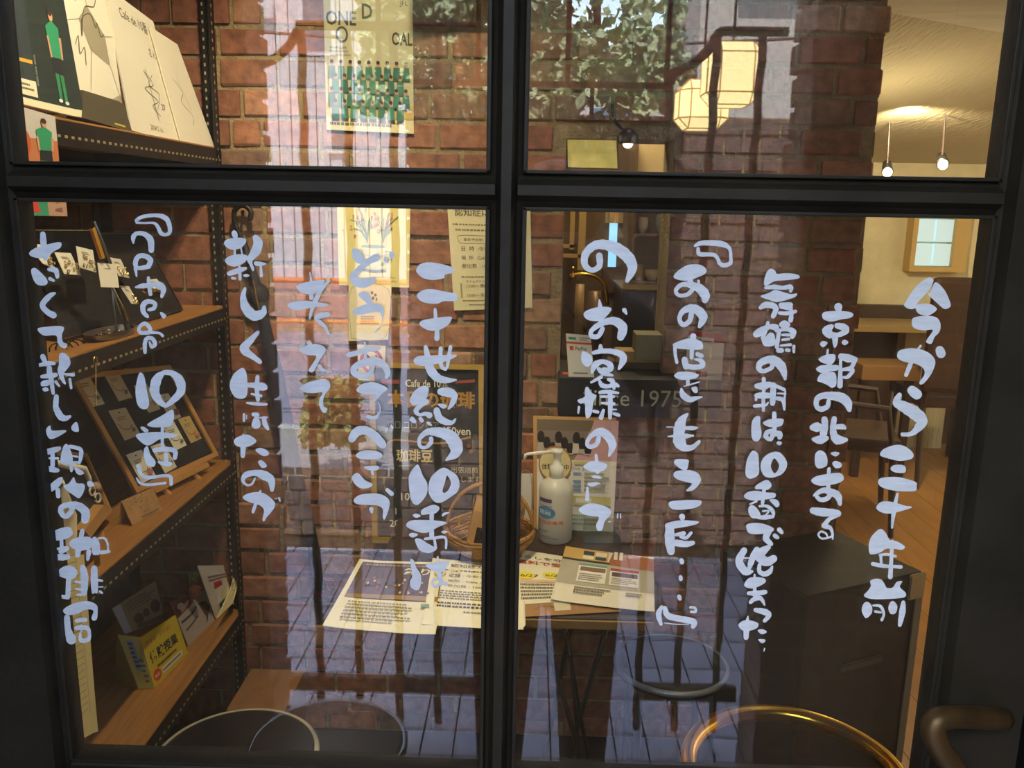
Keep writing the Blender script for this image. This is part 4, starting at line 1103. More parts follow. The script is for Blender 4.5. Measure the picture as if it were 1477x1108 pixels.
# ================================================================ TABLE AND WHAT STANDS ON IT
TZ = .69
tb = thing('side_table', 'small dark folding table with crossed iron legs in front of the brick wall', 'table', (0, 0, 0))
tp = [(-.335, .875), (.262, .885), (.262, 1.42), (-.335, 1.42)]
bm = bmesh.new(); prism(bm, [(x, y, TZ-.018) for x, y in tp], (0, 0, .018)); bmesh.ops.bevel(bm, geom=bm.edges[:], offset=.003, segments=1, affect='EDGES')
obj('tabletop', bm, mat('#3c2c22', .45, noise=(5, .3), stretch=(1, 12, 1)), tb)
obj('edge_strip', B((-.337, .868, TZ-.019), (.264, .8745, TZ-.001), .001), mat('#8f6c34', .5, noise=(8, .25)), tb)
for y in (.95, 1.36):
    obj('leg', T([(.03, y, TZ-.02), (.12, y+.004, .37), (.19, y+.01, .012)], .006, 8), BLACKM, tb); obj('leg', T([(.19, y+.02, TZ-.02), (.12, y+.02, .36), (.07, y+.02, .012)], .006, 8), BLACKM, tb)
obj('stretcher', T([(.13, .95, .33), (.13, 1.38, .33)], .005, 8), BLACKM, tb)
def flat(px, z, name, label, base, els, cat='flyer', curl=.0, rough=.7): return sheet_thing(name, label, cat, Sheet(*[atz(x, y, TZ+z) for x, y in px], th=.0008, curl=curl), mat(base, rough), els)
el = [('r', .05, .40, .97, .96, '#5e4a44'), ('r', .05, .40, .40, .7, '#6e5c66'), ('p', [(.05, .40), (.97, .40), (.97, .47), (.05, .45)], '#a88650'), ('l', .1, .9, .95, .94, 1, '#b0a088')]
for k in range(40): el.append(('e', .15+random.random()*.78, .48+random.random()*.22, .012, .016, random.choice(['#d8a85a', '#8a3a3a', '#e8d0a0', '#3a5a7a', '#2c2220', '#c87840'])))
el += [('t', '祭りの日', .55, .76, .11, 1, .02, '#efe0a8'), ('l', .12, .08, .80, .34, 6, '#9a8c5c'), ('r', .82, .30, .90, .34, '#7fa070')]
flat([(465, 905), (628, 918), (645, 812), (519, 808)], .004, 'flyer', 'event flyer with a dark crowd photograph, leftmost on the table', '#f3ecc8', el, curl=.003)
el = [('t', '認知症カフェ', .22, .88, .06, 1, .01, '#5a5040'), ('l', .1, .80, .9, .84, 1, '#7a6e50'), ('t', '日時 : 令和６年', .2, .72, .045, '#5a5040'), ('t', '場所 : Cafe de 10番', .2, .63, .045, '#5a5040'), ('t', '参加費 : 100円', .2, .55, .045, '#5a5040'), ('l', .12, .36, .9, .5, 4, '#7a6e50'), ('l', .12, .24, .95, .33, 2, '#5a5040'), ('l', .4, .17, .9, .21, 1, '#7a6e50')]
flat([(609, 902), (755, 910), (748, 815), (624, 806)], .006, 'flyer', 'cream text flyer partly under the basket, second from the left', '#f4edca', el, curl=.002)
el = [('t', '暮らしを守る相談会', .2, .84, .07, 1, .01, '#3a4048'), ('t', '無料で受けられます', .25, .72, .09, .9, .02, '#b04a34'), ('e', .42, .50, .14, .07, '#e8d83a'), ('e', .80, .53, .13, .07, '#e8d83a'), ('t', '6/27', .33, .47, .07, 1, .01, '#4a4420'), ('t', '6/29', .71, .50, .07, 1, .01, '#4a4420'), ('l', .3, .06, .95, .36, 5, '#6a5c50'), ('r', .24, .37, 1, .42, '#e0b890'), ('e', .24, .22, .05, .05, '#4a7a80'), ('e', .27, .60, .04, .04, '#4a3028')]
flat([(716, 874), (812, 868), (815, 803), (722, 788)], .005, 'flyer', 'pastel flyer with two yellow dates just right of the door bar', '#e9e2c0', el)
flat([(752, 890), (896, 882), (893, 850), (745, 866)], .0035, 'flyer', 'brown paper leaflet under the front edge of the flyers', '#a87e50', [('s', [(.15, .4), (.25, .5), (.35, .35), (.3, .5)], .03, '#7a5a40'), ('r', .34, .2, .50, .85, '#ddd0ac'), ('s', [(.56, .0), (.55, 1)], .01, '#c09a68')])
el = [('r', 0, .30, 1, .78, '#b8b09a'), ('r', 0, .78, .50, 1, '#d8b060'), ('p', [(.50, .74), (1, .70), (1, .95), (.55, 1)], '#a8683a'), ('e', .78, .80, .07, .07, '#3a3436'), ('r', .0, .74, .52, .78, '#3c3c38'), ('r', .22, .88, .34, .96, '#2f4c54'), ('r', .36, .88, .48, .96, '#efe6cc'), ('r', .22, .80, .34, .86, '#efe6cc'), ('r', .36, .80, .48, .86, '#2f4c54'), ('r', .20, .36, .50, .66, '#efe9d8'), ('r', .22, .56, .49, .64, '#8a6a54'), ('r', .20, .66, .50, .70, '#6fa08a'), ('r', .54, .36, .84, .62, '#efe9d8'), ('r', .56, .52, .83, .60, '#5a4c4c'), ('r', .54, .62, .84, .67, '#b04450'), ('l', .22, .38, .48, .52, 4, '#7a7060'), ('l', .56, .38, .82, .50, 4, '#7a7060'), ('l', .2, .14, .62, .27, 3, '#6a6254'), ('l', .72, .18, .9, .26, 2, '#6a6254'), ('r', .56, .84, .60, 1.0, '#efe9d8'), ('r', .62, .84, .66, 1.0, '#efe9d8')]
flat([(794, 866), (944, 884), (943, 805), (816, 789)], .008, 'flyer', 'large grey and orange flyer on top at the right of the table', '#ece4ca', el, curl=.002)
flat([(742, 912), (758, 905), (757, 868), (744, 868)], .0075, 'folded_paper', 'curled white paper edge hanging over the table front', '#f2ead0', [], 'paper', curl=.004)
# sanitiser bottle
c = atz(800, 778, TZ); r = (aty(825, 740, c.y)-aty(776, 740, c.y)).length/2; zt = lambda y: aty(800, y, c.y).z-TZ
bo = thing('sanitizer_bottle', 'white pump bottle of hand sanitiser on the table', 'bottle', (0, 0, 0))
sh_, nk = zt(690), zt(672)
obj('bottle_body', lathe([(r*.9, 0), (r, .006), (r, sh_*.8), (r*.97, sh_*.87), (r*.82, sh_*.95), (r*.5, sh_), (r*.42, sh_+.003)], (c.x, c.y, TZ+.0005), 32), mat('#dfdccb', .35, alpha=.93), bo, smooth=True)
obj('pump_collar', lathe([(r*.42, sh_), (r*.42, nk), (r*.25, nk+.004), (r*.2, zt(660)), (r*.22, zt(656)), (r*.36, zt(652)), (r*.34, zt(648)), (0.001, zt(647))], (c.x, c.y, TZ), 24), mat('#ece8d6', .4), bo, smooth=True)
n1 = aty(758, 656, c.y-.02); n2 = aty(757, 663, c.y-.02)
obj('nozzle', T([(c.x, c.y, TZ+zt(651)), (n1.x+.006, c.y-.02, n1.z+.002), (n1.x, c.y-.021, n1.z), (n2.x-.001, c.y-.022, n2.z)], [.005, .004, .0038, .0035], 8), mat('#ece8d6', .4), bo, smooth=True)
ls = Sheet(Vector((c.x-r*.86, c.y-r*.55, TZ+.01)), Vector((c.x+r*.5, c.y-r*.9, TZ+.01)), Vector((c.x+r*.5, c.y-r*.9, TZ+sh_*.78)), Vector((c.x-r*.86, c.y-r*.55, TZ+sh_*.78)), th=.0005)
ls.__class__ = Cyl; ls.r = r; ls.o = c; ls.z0 = TZ+.01; ls.hh = sh_*.74
ls.prt('label_print', bo, [('r', .05, .84, .50, .92, '#5a4a78'), ('e', .30, .62, .32, .13, '#4a88b0'), ('t', '除菌', .06, .58, .11, 1, .01, '#e8f0f4'), ('l', .1, .74, .6, .78, 1, '#5a4a78'), ('t', '手指消毒用', .0, .38, .09, 1, .01, '#c8502c'), ('l', .05, .18, .5, .24, 2, '#7a8090'), ('l', .1, .05, .7, .12, 2, '#7a8090')], step=.00008)
# flyer stand behind the bottle
s = Sheet(*[aty(x, y, Y) for (x, y), Y in (((770, 764), 1.36), ((884, 768), 1.36), ((889, 603), 1.40), ((769, 600), 1.40))], th=.008)
fs = tag(obj('flyer_stand', s.mesh(), mat('#c99a58', .5)), 'upright display of pink and white flyers behind the sanitiser bottle', 'flyer stand')
q = Sheet(s.at(.04, .01, .002), s.at(1.0, .0, .002), s.at(1.03, .975, .002), s.at(.045, .975, .002), th=.001); q.n = s.n
o = obj('front_flyer', q.mesh(), mat('#e9e4d2', .7), fs)
el = [('r', .0, .64, 1, 1, '#dba9a4'), ('p', [(0, 1), (0, .64), (.46, .64), (.58, .78), (.70, 1)], '#8a7a68'), ('p', [(0, 1), (0, .9), (.66, .9), (.70, 1)], '#7a6a54')]
for k in range(9): el += [('e', .05+k*.073, .84-.05*(k % 3), .045, .055, '#2e2724'), ('p', [(.0+k*.073, .70), (.09+k*.073, .70), (.08+k*.073, .79-.05*(k % 3)), (.01+k*.073, .79-.05*(k % 3))], random.choice(['#d8ccb8', '#c0b0a0', '#a89a8c']))]
el += [('r', .46, .60, .70, .63, '#d8c878'), ('t', '7/19  21', .45, .55, .035, '#4a4a4a'), ('r', .46, .51, .56, .53, '#7a9ac0'), ('r', .46, .44, .56, .46, '#7a9ac0'), ('r', .46, .40, .56, .42, '#7a9ac0'), ('r', .46, .36, .56, .38, '#7a9ac0'), ('l', .6, .36, .95, .54, 5, '#9a9a90'), ('r', .46, .24, .95, .32, '#d8cf8a'), ('r', .5, .26, .7, .30, '#efe9d8'), ('l', .46, .05, .9, .16, 3, '#7f9c88'), ('r', 0, .0, 1, .03, '#cfdcca'),
       ('e', .23, .60, .21, .165, '#b07a40'), ('e', .23, .60, .195, .15, '#ead9a0'), ('t', '体験受付中', .06, .55, .06, .8, .012, '#4a3c28')]
q.prt('print', o, el)
AC = D.materials.new('clear_acrylic'); AC.use_nodes = True; n = AC.node_tree; n.nodes.clear(); t_ = n.nodes.new('ShaderNodeBsdfTransparent'); t_.inputs[0].default_value = (.9, .92, .92, 1); g_ = n.nodes.new('ShaderNodeBsdfGlossy'); g_.inputs['Roughness'].default_value = .08; x_ = n.nodes.new('ShaderNodeMixShader'); x_.inputs[0].default_value = .16; o_ = n.nodes.new('ShaderNodeOutputMaterial'); n.links.new(t_.outputs[0], x_.inputs[1]); n.links.new(g_.outputs[0], x_.inputs[2]); n.links.new(x_.outputs[0], o_.inputs[0])
a = atz(842, 784, TZ); b = atz(894, 776, TZ); 
bm = bmesh.new(); hgt = .032
box(bm, (a.x, a.y, TZ+.001), (b.x, a.y+.003, TZ+hgt)); box(bm, (a.x, a.y+.04, TZ+.001), (b.x, a.y+.043, TZ+hgt+.02)); box(bm, (a.x, a.y, TZ+.001), (a.x+.003, a.y+.043, TZ+hgt)); box(bm, (b.x-.003, a.y, TZ+.001), (b.x, a.y+.043, TZ+hgt)); box(bm, (a.x, a.y, TZ+.001), (b.x, a.y+.043, TZ+.004))
tag(obj('acrylic_holder', bm, AC), 'small clear acrylic card holder at the back right of the table', 'card holder')
s = Sheet(*[aty(x, y, 1.37) for x, y in ((748, 765), (768, 765), (768, 684), (748, 684))], th=.004); pf = tag(obj('photo_frame', s.mesh(), mat('#e6dfcc', .5)), 'white upright frame between the basket and the flyer stand', 'frame'); s.prt('print', pf, [('s', [(.1, .04), (.1, .96), (.9, .96), (.9, .04)], .012, '#a09884')])
# wicker basket
bc = atz(706, 797, TZ); R = .096; WIK = mat('#a87a3c', .7, noise=(60, .3))
bk = thing('wicker_basket', 'round twig basket with a hoop handle on the table', 'basket')
rr = random.Random(5); bm = bmesh.new()
for k in range(34):
    t = k/33; z = .004+t*.058; rad = R*(.66+.42*math.sin(min(1, t*1.15)*math.pi/2))+rr.uniform(-.002, .002); ph = rr.uniform(0, 6); tl_ = rr.uniform(-.006, .006)
    tube(bm, [(bc.x+rad*math.cos(a)*(1+.02*math.sin(3*a+ph)), bc.y+rad*math.sin(a), TZ+z+tl_*math.cos(a+ph)+.0015*math.sin(7*a)) for a in [q*2*math.pi/26 for q in range(26)]], rr.uniform(.0018, .0030), 5, closed=True)
o = obj('woven_twigs', bm, WIK, bk, smooth=True); o['kind'] = 'stuff'
bm = bmesh.new()
for k in range(18):
    a = k*2*math.pi/18; tube(bm, [(bc.x+R*.66*math.cos(a), bc.y+R*.66*math.sin(a), TZ+.003), (bc.x+R*1.0*math.cos(a), bc.y+R*1.0*math.sin(a), TZ+.035), (bc.x+R*1.1*math.cos(a+.1), bc.y+R*1.1*math.sin(a+.1), TZ+.066)], .0022, 5)
o = obj('basket_ribs', bm, WIK, bk); o['kind'] = 'stuff'
obj('basket_base', lathe([(0.001, 0), (R*.66, 0), (R*.7, .01), (R*.62, .008), (0.001, .006)], (bc.x, bc.y, TZ+.001), 20), WIK, bk)
for dd in (-.004, .004): obj('hoop_handle', T([(bc.x+R*1.06*math.cos(a), bc.y+dd, TZ+.060+.115*math.sin(a)) for a in [math.pi*q/16 for q in range(17)]], .0038, 7), WIK, bk, smooth=True)
def bag(cx, cy, w, d, h, rot, label, win=True):
    e = thing('coffee_bag', label, 'coffee bag', (cx, cy, TZ+.012)); 
    bm = bmesh.new(); A = [(-w/2, -d/2), (w/2, -d/2), (w/2, d/2), (-w/2, d/2)]; lv = [(0, 1, 1), (.7, 1, .95), (.93, .95, .35), (1, .95, .2)]
    rs = [[bm.verts.new((x*sx, y*sy, h*t)) for x, y in A] for t, sx, sy in lv]
    for p, q in zip(rs, rs[1:]):
        for i in range(4): bm.faces.new((p[i], p[(i+1) % 4], q[(i+1) % 4], q[i]))
    bm.faces.new(rs[0][::-1]); bm.faces.new(rs[-1]); obj('bag_body', bm, KRAFT, e)
    obj('folded_top', B((-w/2*.98, -d*.18, h*.93), (w/2*.98, d*.12, h*1.0), .001), KRAFT, e)
    if win: obj('bag_window', B((-w*.28, -d/2-.0012, h*.12), (w*.38, -d/2+.002, h*.42), .001), mat('#2b1c12', .15, bump=(300, .6)), e)
    e.rotation_euler = rot
bag(bc.x-.022, bc.y-.018, .072, .036, .132, (math.radians(-12), math.radians(12), math.radians(4)), 'kraft coffee bag with a dark window standing in the basket')
bag(bc.x+.032, bc.y+.032, .058, .03, .115, (math.radians(-2), math.radians(14), math.radians(-12)), 'second kraft coffee bag tucked behind in the basket', False)
# ================================================================ STOOLS
SEATM = mat('#1a1b1e', .38, noise=(20, .15)); 
def stool(cx, cy, h, R, label, rim, grp='round stools with black seats'):
    e = thing('round_stool', label, 'stool', (cx, cy, 0))
    obj('seat', lathe([(0.001, h-.004), (R*.9, h-.004), (R*.97, h-.008), (R, h-.016), (R*.98, h-.03), (R*.9, h-.034), (.001, h-.034)], (0, 0, 0), 40), SEATM, e, smooth=True)
    obj('seat_rim', T([(R*.985*math.cos(a), R*.985*math.sin(a), h-.014) for a in [q*2*math.pi/48 for q in range(48)]], .0072, 8, closed=True), rim, e, smooth=True)
    for k in range(4):
        a = math.pi/4+k*math.pi/2; x, y = math.cos(a), math.sin(a)
        obj('leg', T(catmull([(x*R*.55, y*R*.55, h-.036), (x*R*.78, y*R*.78, h-.04), (x*R*.86, y*R*.86, h-.07), (x*R*.98, y*R*.98, .012)], False, 4), .009, 10), STEEL, e, smooth=True)
        obj('foot_cap', lathe([(.001, 0), (.012, 0), (.012, .022), (.001, .022)], (x*R*.98, y*R*.98, 0), 12), BLACKP, e)
    return e
stool(.357, 1.155, .45, .133, 'black round stool beside the folding table, right of its legs', mat('#a9b2b8', .4, .6))
stool(-.555, .76, .45, .155, 'black round stool with a pale rim, nearest the rack', mat('#c8c0a8', .5, .3))
stool(-.385, -.80, .45, .155, 'black round stool with a rim tinted for outdoor light, standing outside, mirrored in the glass', mat('#8fa0b0', .25, 1))  # rim colour carries the blue tint of outdoor light
# kraft parcel on the floor behind the stools
pb = aty(350, 985, 1.25); bm = bmesh.new(); box(bm, (-.75, 1.22, .0), (-.60, 1.42, .235), .004)
pk = tag(obj('kraft_parcel', bm, mat('#9a6c3c', .8, noise=(20, .15))), 'brown kraft parcel with red tape on the floor by the brick wall', 'parcel')
s = Sheet(Vector((-.75, 1.219, 0)), Vector((-.60, 1.219, 0)), Vector((-.60, 1.219, .235)), Vector((-.75, 1.219, .235)), th=0); s.n = Vector((0, -1, 0)); s.prt('tape_print', pk, [('r', 0, .42, 1, .50, '#a8402c'), ('r', .56, 0, .62, 1, '#a8402c')])
# umbrella stand with brass ring
us = thing('umbrella_stand', 'brass-ringed umbrella stand just inside the glass at the lower right', 'umbrella stand', (.376, .33, 0)); R = .143
obj('brass_ring', T([(R*math.cos(a), R*math.sin(a), .75) for a in [q*2*math.pi/64 for q in range(64)]], .0125, 16, closed=True), BRASS, us, smooth=True)
for a in (math.radians(205), math.radians(270), math.radians(335)): obj('post', T([(R*math.cos(a), R*math.sin(a), .745), (R*math.cos(a), R*math.sin(a), .03)], .006, 10), BRASS, us, smooth=True)
obj('drip_tray', lathe([(.001, .01), (R*1.05, .01), (R*1.1, .05), (R*1.05, .05), (R, .02), (.001, .018)], (0, 0, 0), 40), BLACKM, us, smooth=True)
obj('lower_ring', T([(R*math.cos(a), R*math.sin(a), .30) for a in [q*2*math.pi/48 for q in range(48)]], .005, 10, closed=True), BRASS, us, smooth=True)
# tall black cabinet near the right stile
cz = .70; c0 = atz(1335, 825, cz); c1 = atz(1200, 762, cz); d1 = (c1-c0); d1.z = 0; d1.normalize(); d2 = Vector((-d1.y, d1.x, 0)); 
if d2.y > 0: d2 = -d2
L1, L2 = (c1-c0).length, .35; BK = mat('#0b0b0d', .6, noise=(6, .15))
cab = thing('black_cabinet', 'black cabinet with a silver corner strip and recessed handle at the lower right', 'cabinet')
P = [c0, c0+d1*L1, c0+d1*L1+d2*L2, c0+d2*L2]
bm = bmesh.new(); prism(bm, [Vector((p.x, p.y, .03)) for p in P], (0, 0, cz-.03)); bmesh.ops.bevel(bm, geom=[e for e in bm.edges], offset=.006, segments=2, affect='EDGES'); obj('body', bm, BK, cab)
nf = d1*-1
def onf(t, z, off=.0): return c0+d2*t+nf*off+Vector((0, 0, z-cz))                # point on the face looking at the door
bm = bmesh.new(); prism(bm, [onf(.004, .06), onf(.026, .06), onf(.026, cz-.005), onf(.004, cz-.005)], nf*.004); obj('edge_strip', bm, mat('#7f8a90', .35, .7), cab)
bm = bmesh.new(); prism(bm, [onf(.003, cz-.06), onf(.052, cz-.06), onf(.052, cz+.003), onf(.003, cz+.003)], nf*.007); bmesh.ops.bevel(bm, geom=bm.edges[:], offset=.003, segments=2, affect='EDGES'); obj('corner_cap', bm, mat('#b8b49a', .35, .6), cab)
bm = bmesh.new(); prism(bm, [onf(.11, cz-.20), onf(.24, cz-.20), onf(.24, cz-.18), onf(.11, cz-.18)], nf*.006); bmesh.ops.bevel(bm, geom=bm.edges[:], offset=.004, segments=2, affect='EDGES'); obj('recessed_handle', bm, mat('#3a3d42', .3), cab)
for t, w in ((.05, .05), (.33, .05)):
    q = P[0]+d1*(.05 if t < .1 else .29)+d2*t; obj('foot', lathe([(.001, 0), (.015, 0), (.015, .031), (.001, .031)], (q.x, q.y, 0), 12), BLACKP, cab)
# ================================================================ SERVING HATCH AND KITCHEN
sa, sb = aty(805, 600, 1.40), aty(1043, 550, 1.40)
le = thing('serving_ledge', 'black serving ledge lettered "Since 1975" on the brick wall', 'ledge')
obj('ledge_box', B((sa.x, 1.40, sa.z), (sb.x, 1.66, sb.z), .002), mat('#1b1b1c', .45), le)
s = Sheet(Vector((sa.x, 1.3995, sa.z)), Vector((sb.x, 1.3995, sa.z)), Vector((sb.x, 1.3995, sb.z)), Vector((sa.x, 1.3995, sb.z)), th=0); s.n = Vector((0, -1, 0))
s.prt('lettering', le, [('t', 'Since 1975', .145, .30, .62, .94, .0, '#c9c4a8')])
LZ = sb.z
def stand(px, name, label, els, base='#e9e2cc'):
    s = Sheet(*[aty(x, y, Y) for (x, y), Y in zip(px, (1.41, 1.41, 1.425, 1.425))], th=.002); s.c[0].z = s.c[1].z = LZ+.001; return sheet_thing(name, label, 'sign', s, mat(base, .6), els)
stand([(820, 549), (857, 549), (852, 484), (816, 481)], 'payment_sign', 'white PayPay payment card at the left end of the ledge', [('r', 0, .77, 1, .82, '#d8582c'), ('r', .1, .87, .4, .93, '#4a9a68'), ('l', .55, .85, .95, .95, 2, '#6a6a60'), ('r', .12, .62, .27, .72, '#d8582c'), ('t', 'PayPay', .34, .63, .12, .75, .01, '#4a3c34'), ('l', .2, .06, .85, .12, 1, '#5a5248')])
stand([(987, 547), (1041, 549), (1045, 483), (993, 477)], 'payment_sign', 'red-topped white payment card at the right end of the ledge', [('r', .0, .9, .72, 1, '#c8484a'), ('r', .72, .82, 1, 1, '#c8302c'), ('e', .33, .82, .05, .04, '#3a9a58'), ('l', .42, .79, .68, .85, 1, '#6a7a80'), ('r', .3, .06, .6, .17, '#c8483c'), ('t', 'PAY', .36, .08, .08, 1, .015, '#efe6d8')])
obj_paper = tag(obj('red_card', B((sa.x+.01, 1.43, LZ+.0005), (sa.x+.06, 1.46, LZ+.003)), mat('#b84a40', .7)), 'flat red card on the ledge behind the PayPay sign', 'card')
struct('counter_kitchen', B((OX0+.003, 1.665, .0), (OX1-.003, 2.3, .985), .002), mat('#2a2320', .4)); bpy.data.objects['counter_kitchen'].name = 'trim_counter'
struct('wall_kitchen_back', B((-.1, 2.72, 0), (.8, 2.78, 2.2)), mat('#6a5238', .8, noise=(4, .3), bump=(10, .6)))
struct('wall_kitchen_right', B((.80, 1.66, 0), (.845, 2.72, 2.2)), mat('#5b4630', .8)); struct('wall_kitchen_left', B((-.12, 1.66, 0), (-.1, 2.72, 2.2)), mat('#5b4630', .8))
CZ = .985
a, b = aty(891, 545, 1.9), aty(968, 418, 1.9); em = thing('espresso_machine', 'black boxy coffee machine inside the serving hatch', 'coffee machine')
obj('machine_body', B((a.x, 1.86, CZ), (b.x, 2.15, b.z), .006), mat('#141416', .3), em)
obj('machine_ledge', B((a.x-.004, 1.85, b.z), (b.x+.004, 2.16, b.z+.006), .002), mat('#8f7a48', .3, .8), em)
gc = thing('glass_cabinet', 'glass-fronted cabinet of crockery above the coffee machine', 'cabinet'); g0, g1 = aty(904, 412, 2.1), aty(972, 300, 2.1)
g0.z = b.z+.008
WB = mat('#6a5334', .5)
obj('side', B((g0.x, 2.0, g0.z), (g0.x+.006, 2.15, g1.z+.25)), WB, gc); obj('side', B((g1.x-.006, 2.0, g0.z), (g1.x, 2.15, g1.z+.25)), WB, gc); obj('back', B((g0.x, 2.15, g0.z), (g1.x, 2.16, g1.z+.25)), mat('#a89468', .7), gc)
for z in (g0.z, g0.z+.15, g0.z+.30): obj('shelf', B((g0.x+.006, 2.0, z), (g1.x-.006, 2.15, z+.006)), WB, gc)
for k, (dx, z, rad, h, col) in enumerate(((.03, .006, .018, .05, '#c8b070'), (.075, .006, .022, .035, '#d8d0b0'), (.12, .006, .014, .06, '#8a8a80'), (.04, .156, .016, .05, '#d8d8d0'), (.10, .156, .02, .06, '#b0c0c8'))):
    tag(obj('cup', lathe([(rad*.6, 0), (rad, h*.4), (rad, h), (rad*.9, h), (rad*.85, h*.3), (.001, h*.15)], (g0.x+dx, 2.07, g0.z+z), 16), mat(col, .25), smooth=True), ['gold-brown cup on the left of the cabinet floor', 'wide cream cup in the middle of the cabinet floor', 'slim grey cup on the right of the cabinet floor', 'small white cup on the cabinet shelf', 'pale blue cup on the cabinet shelf'][k], 'cup', 'crockery in the glass cabinet')
# daylight slot window in the kitchen's back wall
wk = D.objects.new('window_2', None); C.objects.link(wk); wk['kind'] = 'structure'; a, b = aty(877, 385, 2.70), aty(891, 322, 2.70)
obj('pane', B((a.x, 2.70, a.z), (b.x, 2.715, b.z)), mat('#8fc8ea', .3, emit=1.3), wk); obj('window_frame', B((a.x-.02, 2.69, b.z), (b.x+.02, 2.72, b.z+.16)), mat('#a8905c', .5), wk)
obj('window_frame', B((a.x-.02, 2.69, a.z-.1), (b.x+.02, 2.72, a.z)), mat('#5a4430', .5), wk)
# wooden frame rails on the kitchen wall, left
pf = thing('wall_frame', 'pale wooden frame on the kitchen wall seen through the hatch', 'frame')
for p, q in (((823, 302), (828, 360)), ((804, 352), (828, 358)), ((836, 290), (843, 390)), ((812, 366), (838, 372)), ((880, 290), (892, 322))):
    a = aty(*p, 2.5); b = aty(*q, 2.5); obj('frame_bar', B((a.x, 2.5, b.z), (b.x, 2.52, a.z), .001), mat('#b09055', .5), pf)
# hand grinder / siphon on the counter
gd = thing('coffee_siphon', 'brass and wood coffee grinder with an arched arm on the kitchen counter', 'coffee grinder', (0, 0, 0))
def K(x, y, Y=2.05): return aty(x, y, Y)
obj('arm', T(catmull([tuple(K(*p)) for p in ((820, 398), (840, 395), (860, 400), (872, 412), (876, 440))], False, 4), .006, 8), BRASS, gd, smooth=True)
obj('valve', lathe([(.001, 0), (.012, 0), (.012, .01), (.006, .014), (.006, .03), (.011, .034), (.001, .04)], tuple(K(826, 402)), 14), BRASS, gd, smooth=True)
obj('column', T([K(837, 410), K(835, 450), Vector((K(835, 500).x, 2.05, CZ))], [.014, .016, .014], 12), mat('#a8875a', .4), gd, smooth=True)
obj('body', T([K(858, 420), K(858, 470), Vector((K(858, 500).x, 2.05, CZ))], [.02, .028, .026], 14), mat('#6b5236', .4, .3), gd, smooth=True)
obj('lever', T([K(815, 440), K(845, 478)], .006, 8), BLACKM, gd)
obj('post', T([K(812, 388, 1.75), K(808, 480, 1.75), Vector((K(808, 520, 1.75).x, 1.75, CZ))], .004, 8), STEEL, gd)
for i, (p, q, Y, col, lab, nm) in enumerate((((900, 490), (935, 460), 1.78, '#8f8660', 'upright olive box of papers on the hatch counter', 'file_box'), ((878, 502), (945, 484), 1.74, '#b8904e', 'tan folded cloth on the hatch counter', 'folded_cloth'), ((870, 512), (940, 503), 1.72, '#6a5038', 'brown tray under the folded cloth', 'tray'), ((945, 513), (965, 507), 1.72, '#a88c5c', 'small wooden block right of the brown tray', 'block'))):
    a = aty(*p, Y); b = aty(*q, Y); zb = LZ+.001+[.0, .03, .0, .0][i]; h = max(b.z-a.z, .012); zb = [LZ+.03, LZ+.021, LZ+.001, LZ+.001][i]; h = [.07, .03, .019, .012][i]
    tag(obj(nm, B((a.x, 1.50+.02*i, zb), (b.x, 1.58+.012*i, zb+h), .003), mat(col, .7, noise=(20, .15))), lab, nm.split('_')[-1])
# desk lamp and lit sign above the hatch
dl = thing('desk_lamp', 'black bent-arm lamp with a lit bulb above the serving hatch', 'lamp')
obj('lamp_arm', T(catmull([tuple(aty(*p, 1.44)) for p in ((884, 148), (884, 165), (893, 182), (908, 194), (914, 206))], False, 4), .004, 8), BLACKM, dl, smooth=True)
hc = aty(906, 200, 1.44)
obj('lamp_shade', lathe([(.026, -.012), (.028, -.006), (.024, .010), (.012, .022), (.006, .024), (.001, .024)], tuple(hc), 24), BLACKM, dl, smooth=True)
bm = bmesh.new(); bmesh.ops.create_uvsphere(bm, u_segments=14, v_segments=8, radius=.013, matrix=Matrix.Translation(hc+Vector((0, 0, -.010)))); obj('bulb', bm, mat('#ffdf9a', .3, emit=5), dl, smooth=True)
s = Sheet(*[aty(x, y, 1.55) for x, y in ((817, 243), (893, 245), (891, 195), (816, 194))], th=.01)
sg = tag(obj('lightbox_sign', s.mesh(), mat('#4a3c20', .5)), 'glowing yellow light box in the hatch under the lintel', 'sign'); q = Sheet(s.at(.03, .04, .001), s.at(.97, .04, .001), s.at(.97, .96, .001), s.at(.03, .96, .001), th=.001); q.n = s.n
obj('lit_panel', q.mesh(), mat('#cdb85e', .4, emit=.5, noise=(18, .5)), sg)
# ================================================================ DINING ROOM
LEATH = mat('#3b2619', .4, noise=(6, .2)); DW = mat('#35241a', .45, noise=(5, .2))
def chair(x, y, rot, label, s=1.0):
    e = thing('dining_chair', label, 'chair', (x, y, 0), 'dining chairs'); 
    bm = B((-.22, -.20, .43), (.22, .22, .50), .015); obj('seat', bm, LEATH, e)
    bm = B((-.235, .20, .52), (.235, .26, 1.13), .03); obj('backrest', bm, LEATH, e)
    for sx in (-1, 1):
        obj('leg', T([(sx*.19, -.17, .43), (sx*.20, -.20, .0)], [.02, .013], 8), DW, e); obj('leg', T([(sx*.20, .22, .55), (sx*.20, .20, .43), (sx*.22, .29, .0)], [.018, .02, .013], 8), DW, e)
        obj('armrest', T([(sx*.23, .22, .68), (sx*.24, -.12, .66), (sx*.23, -.16, .45)], [.016, .018, .016], 8), DW, e)
    e.rotation_euler = (0, 0, math.radians(rot)); e.scale = (s, s, s); return e
chair(2.42, 4.15, 178, 'near dark brown dining chair whose broad back rises into the window', 1.04); chair(1.60, 3.35, 75, 'second dark dining chair beside the brick pillar, seen from its side', .95)
dt = thing('dining_table', 'long light-topped dining table before the far plaster wall', 'table', (0, 0, 0))
a, b = aty(1215, 474, 4.5), aty(1420, 446, 4.5)
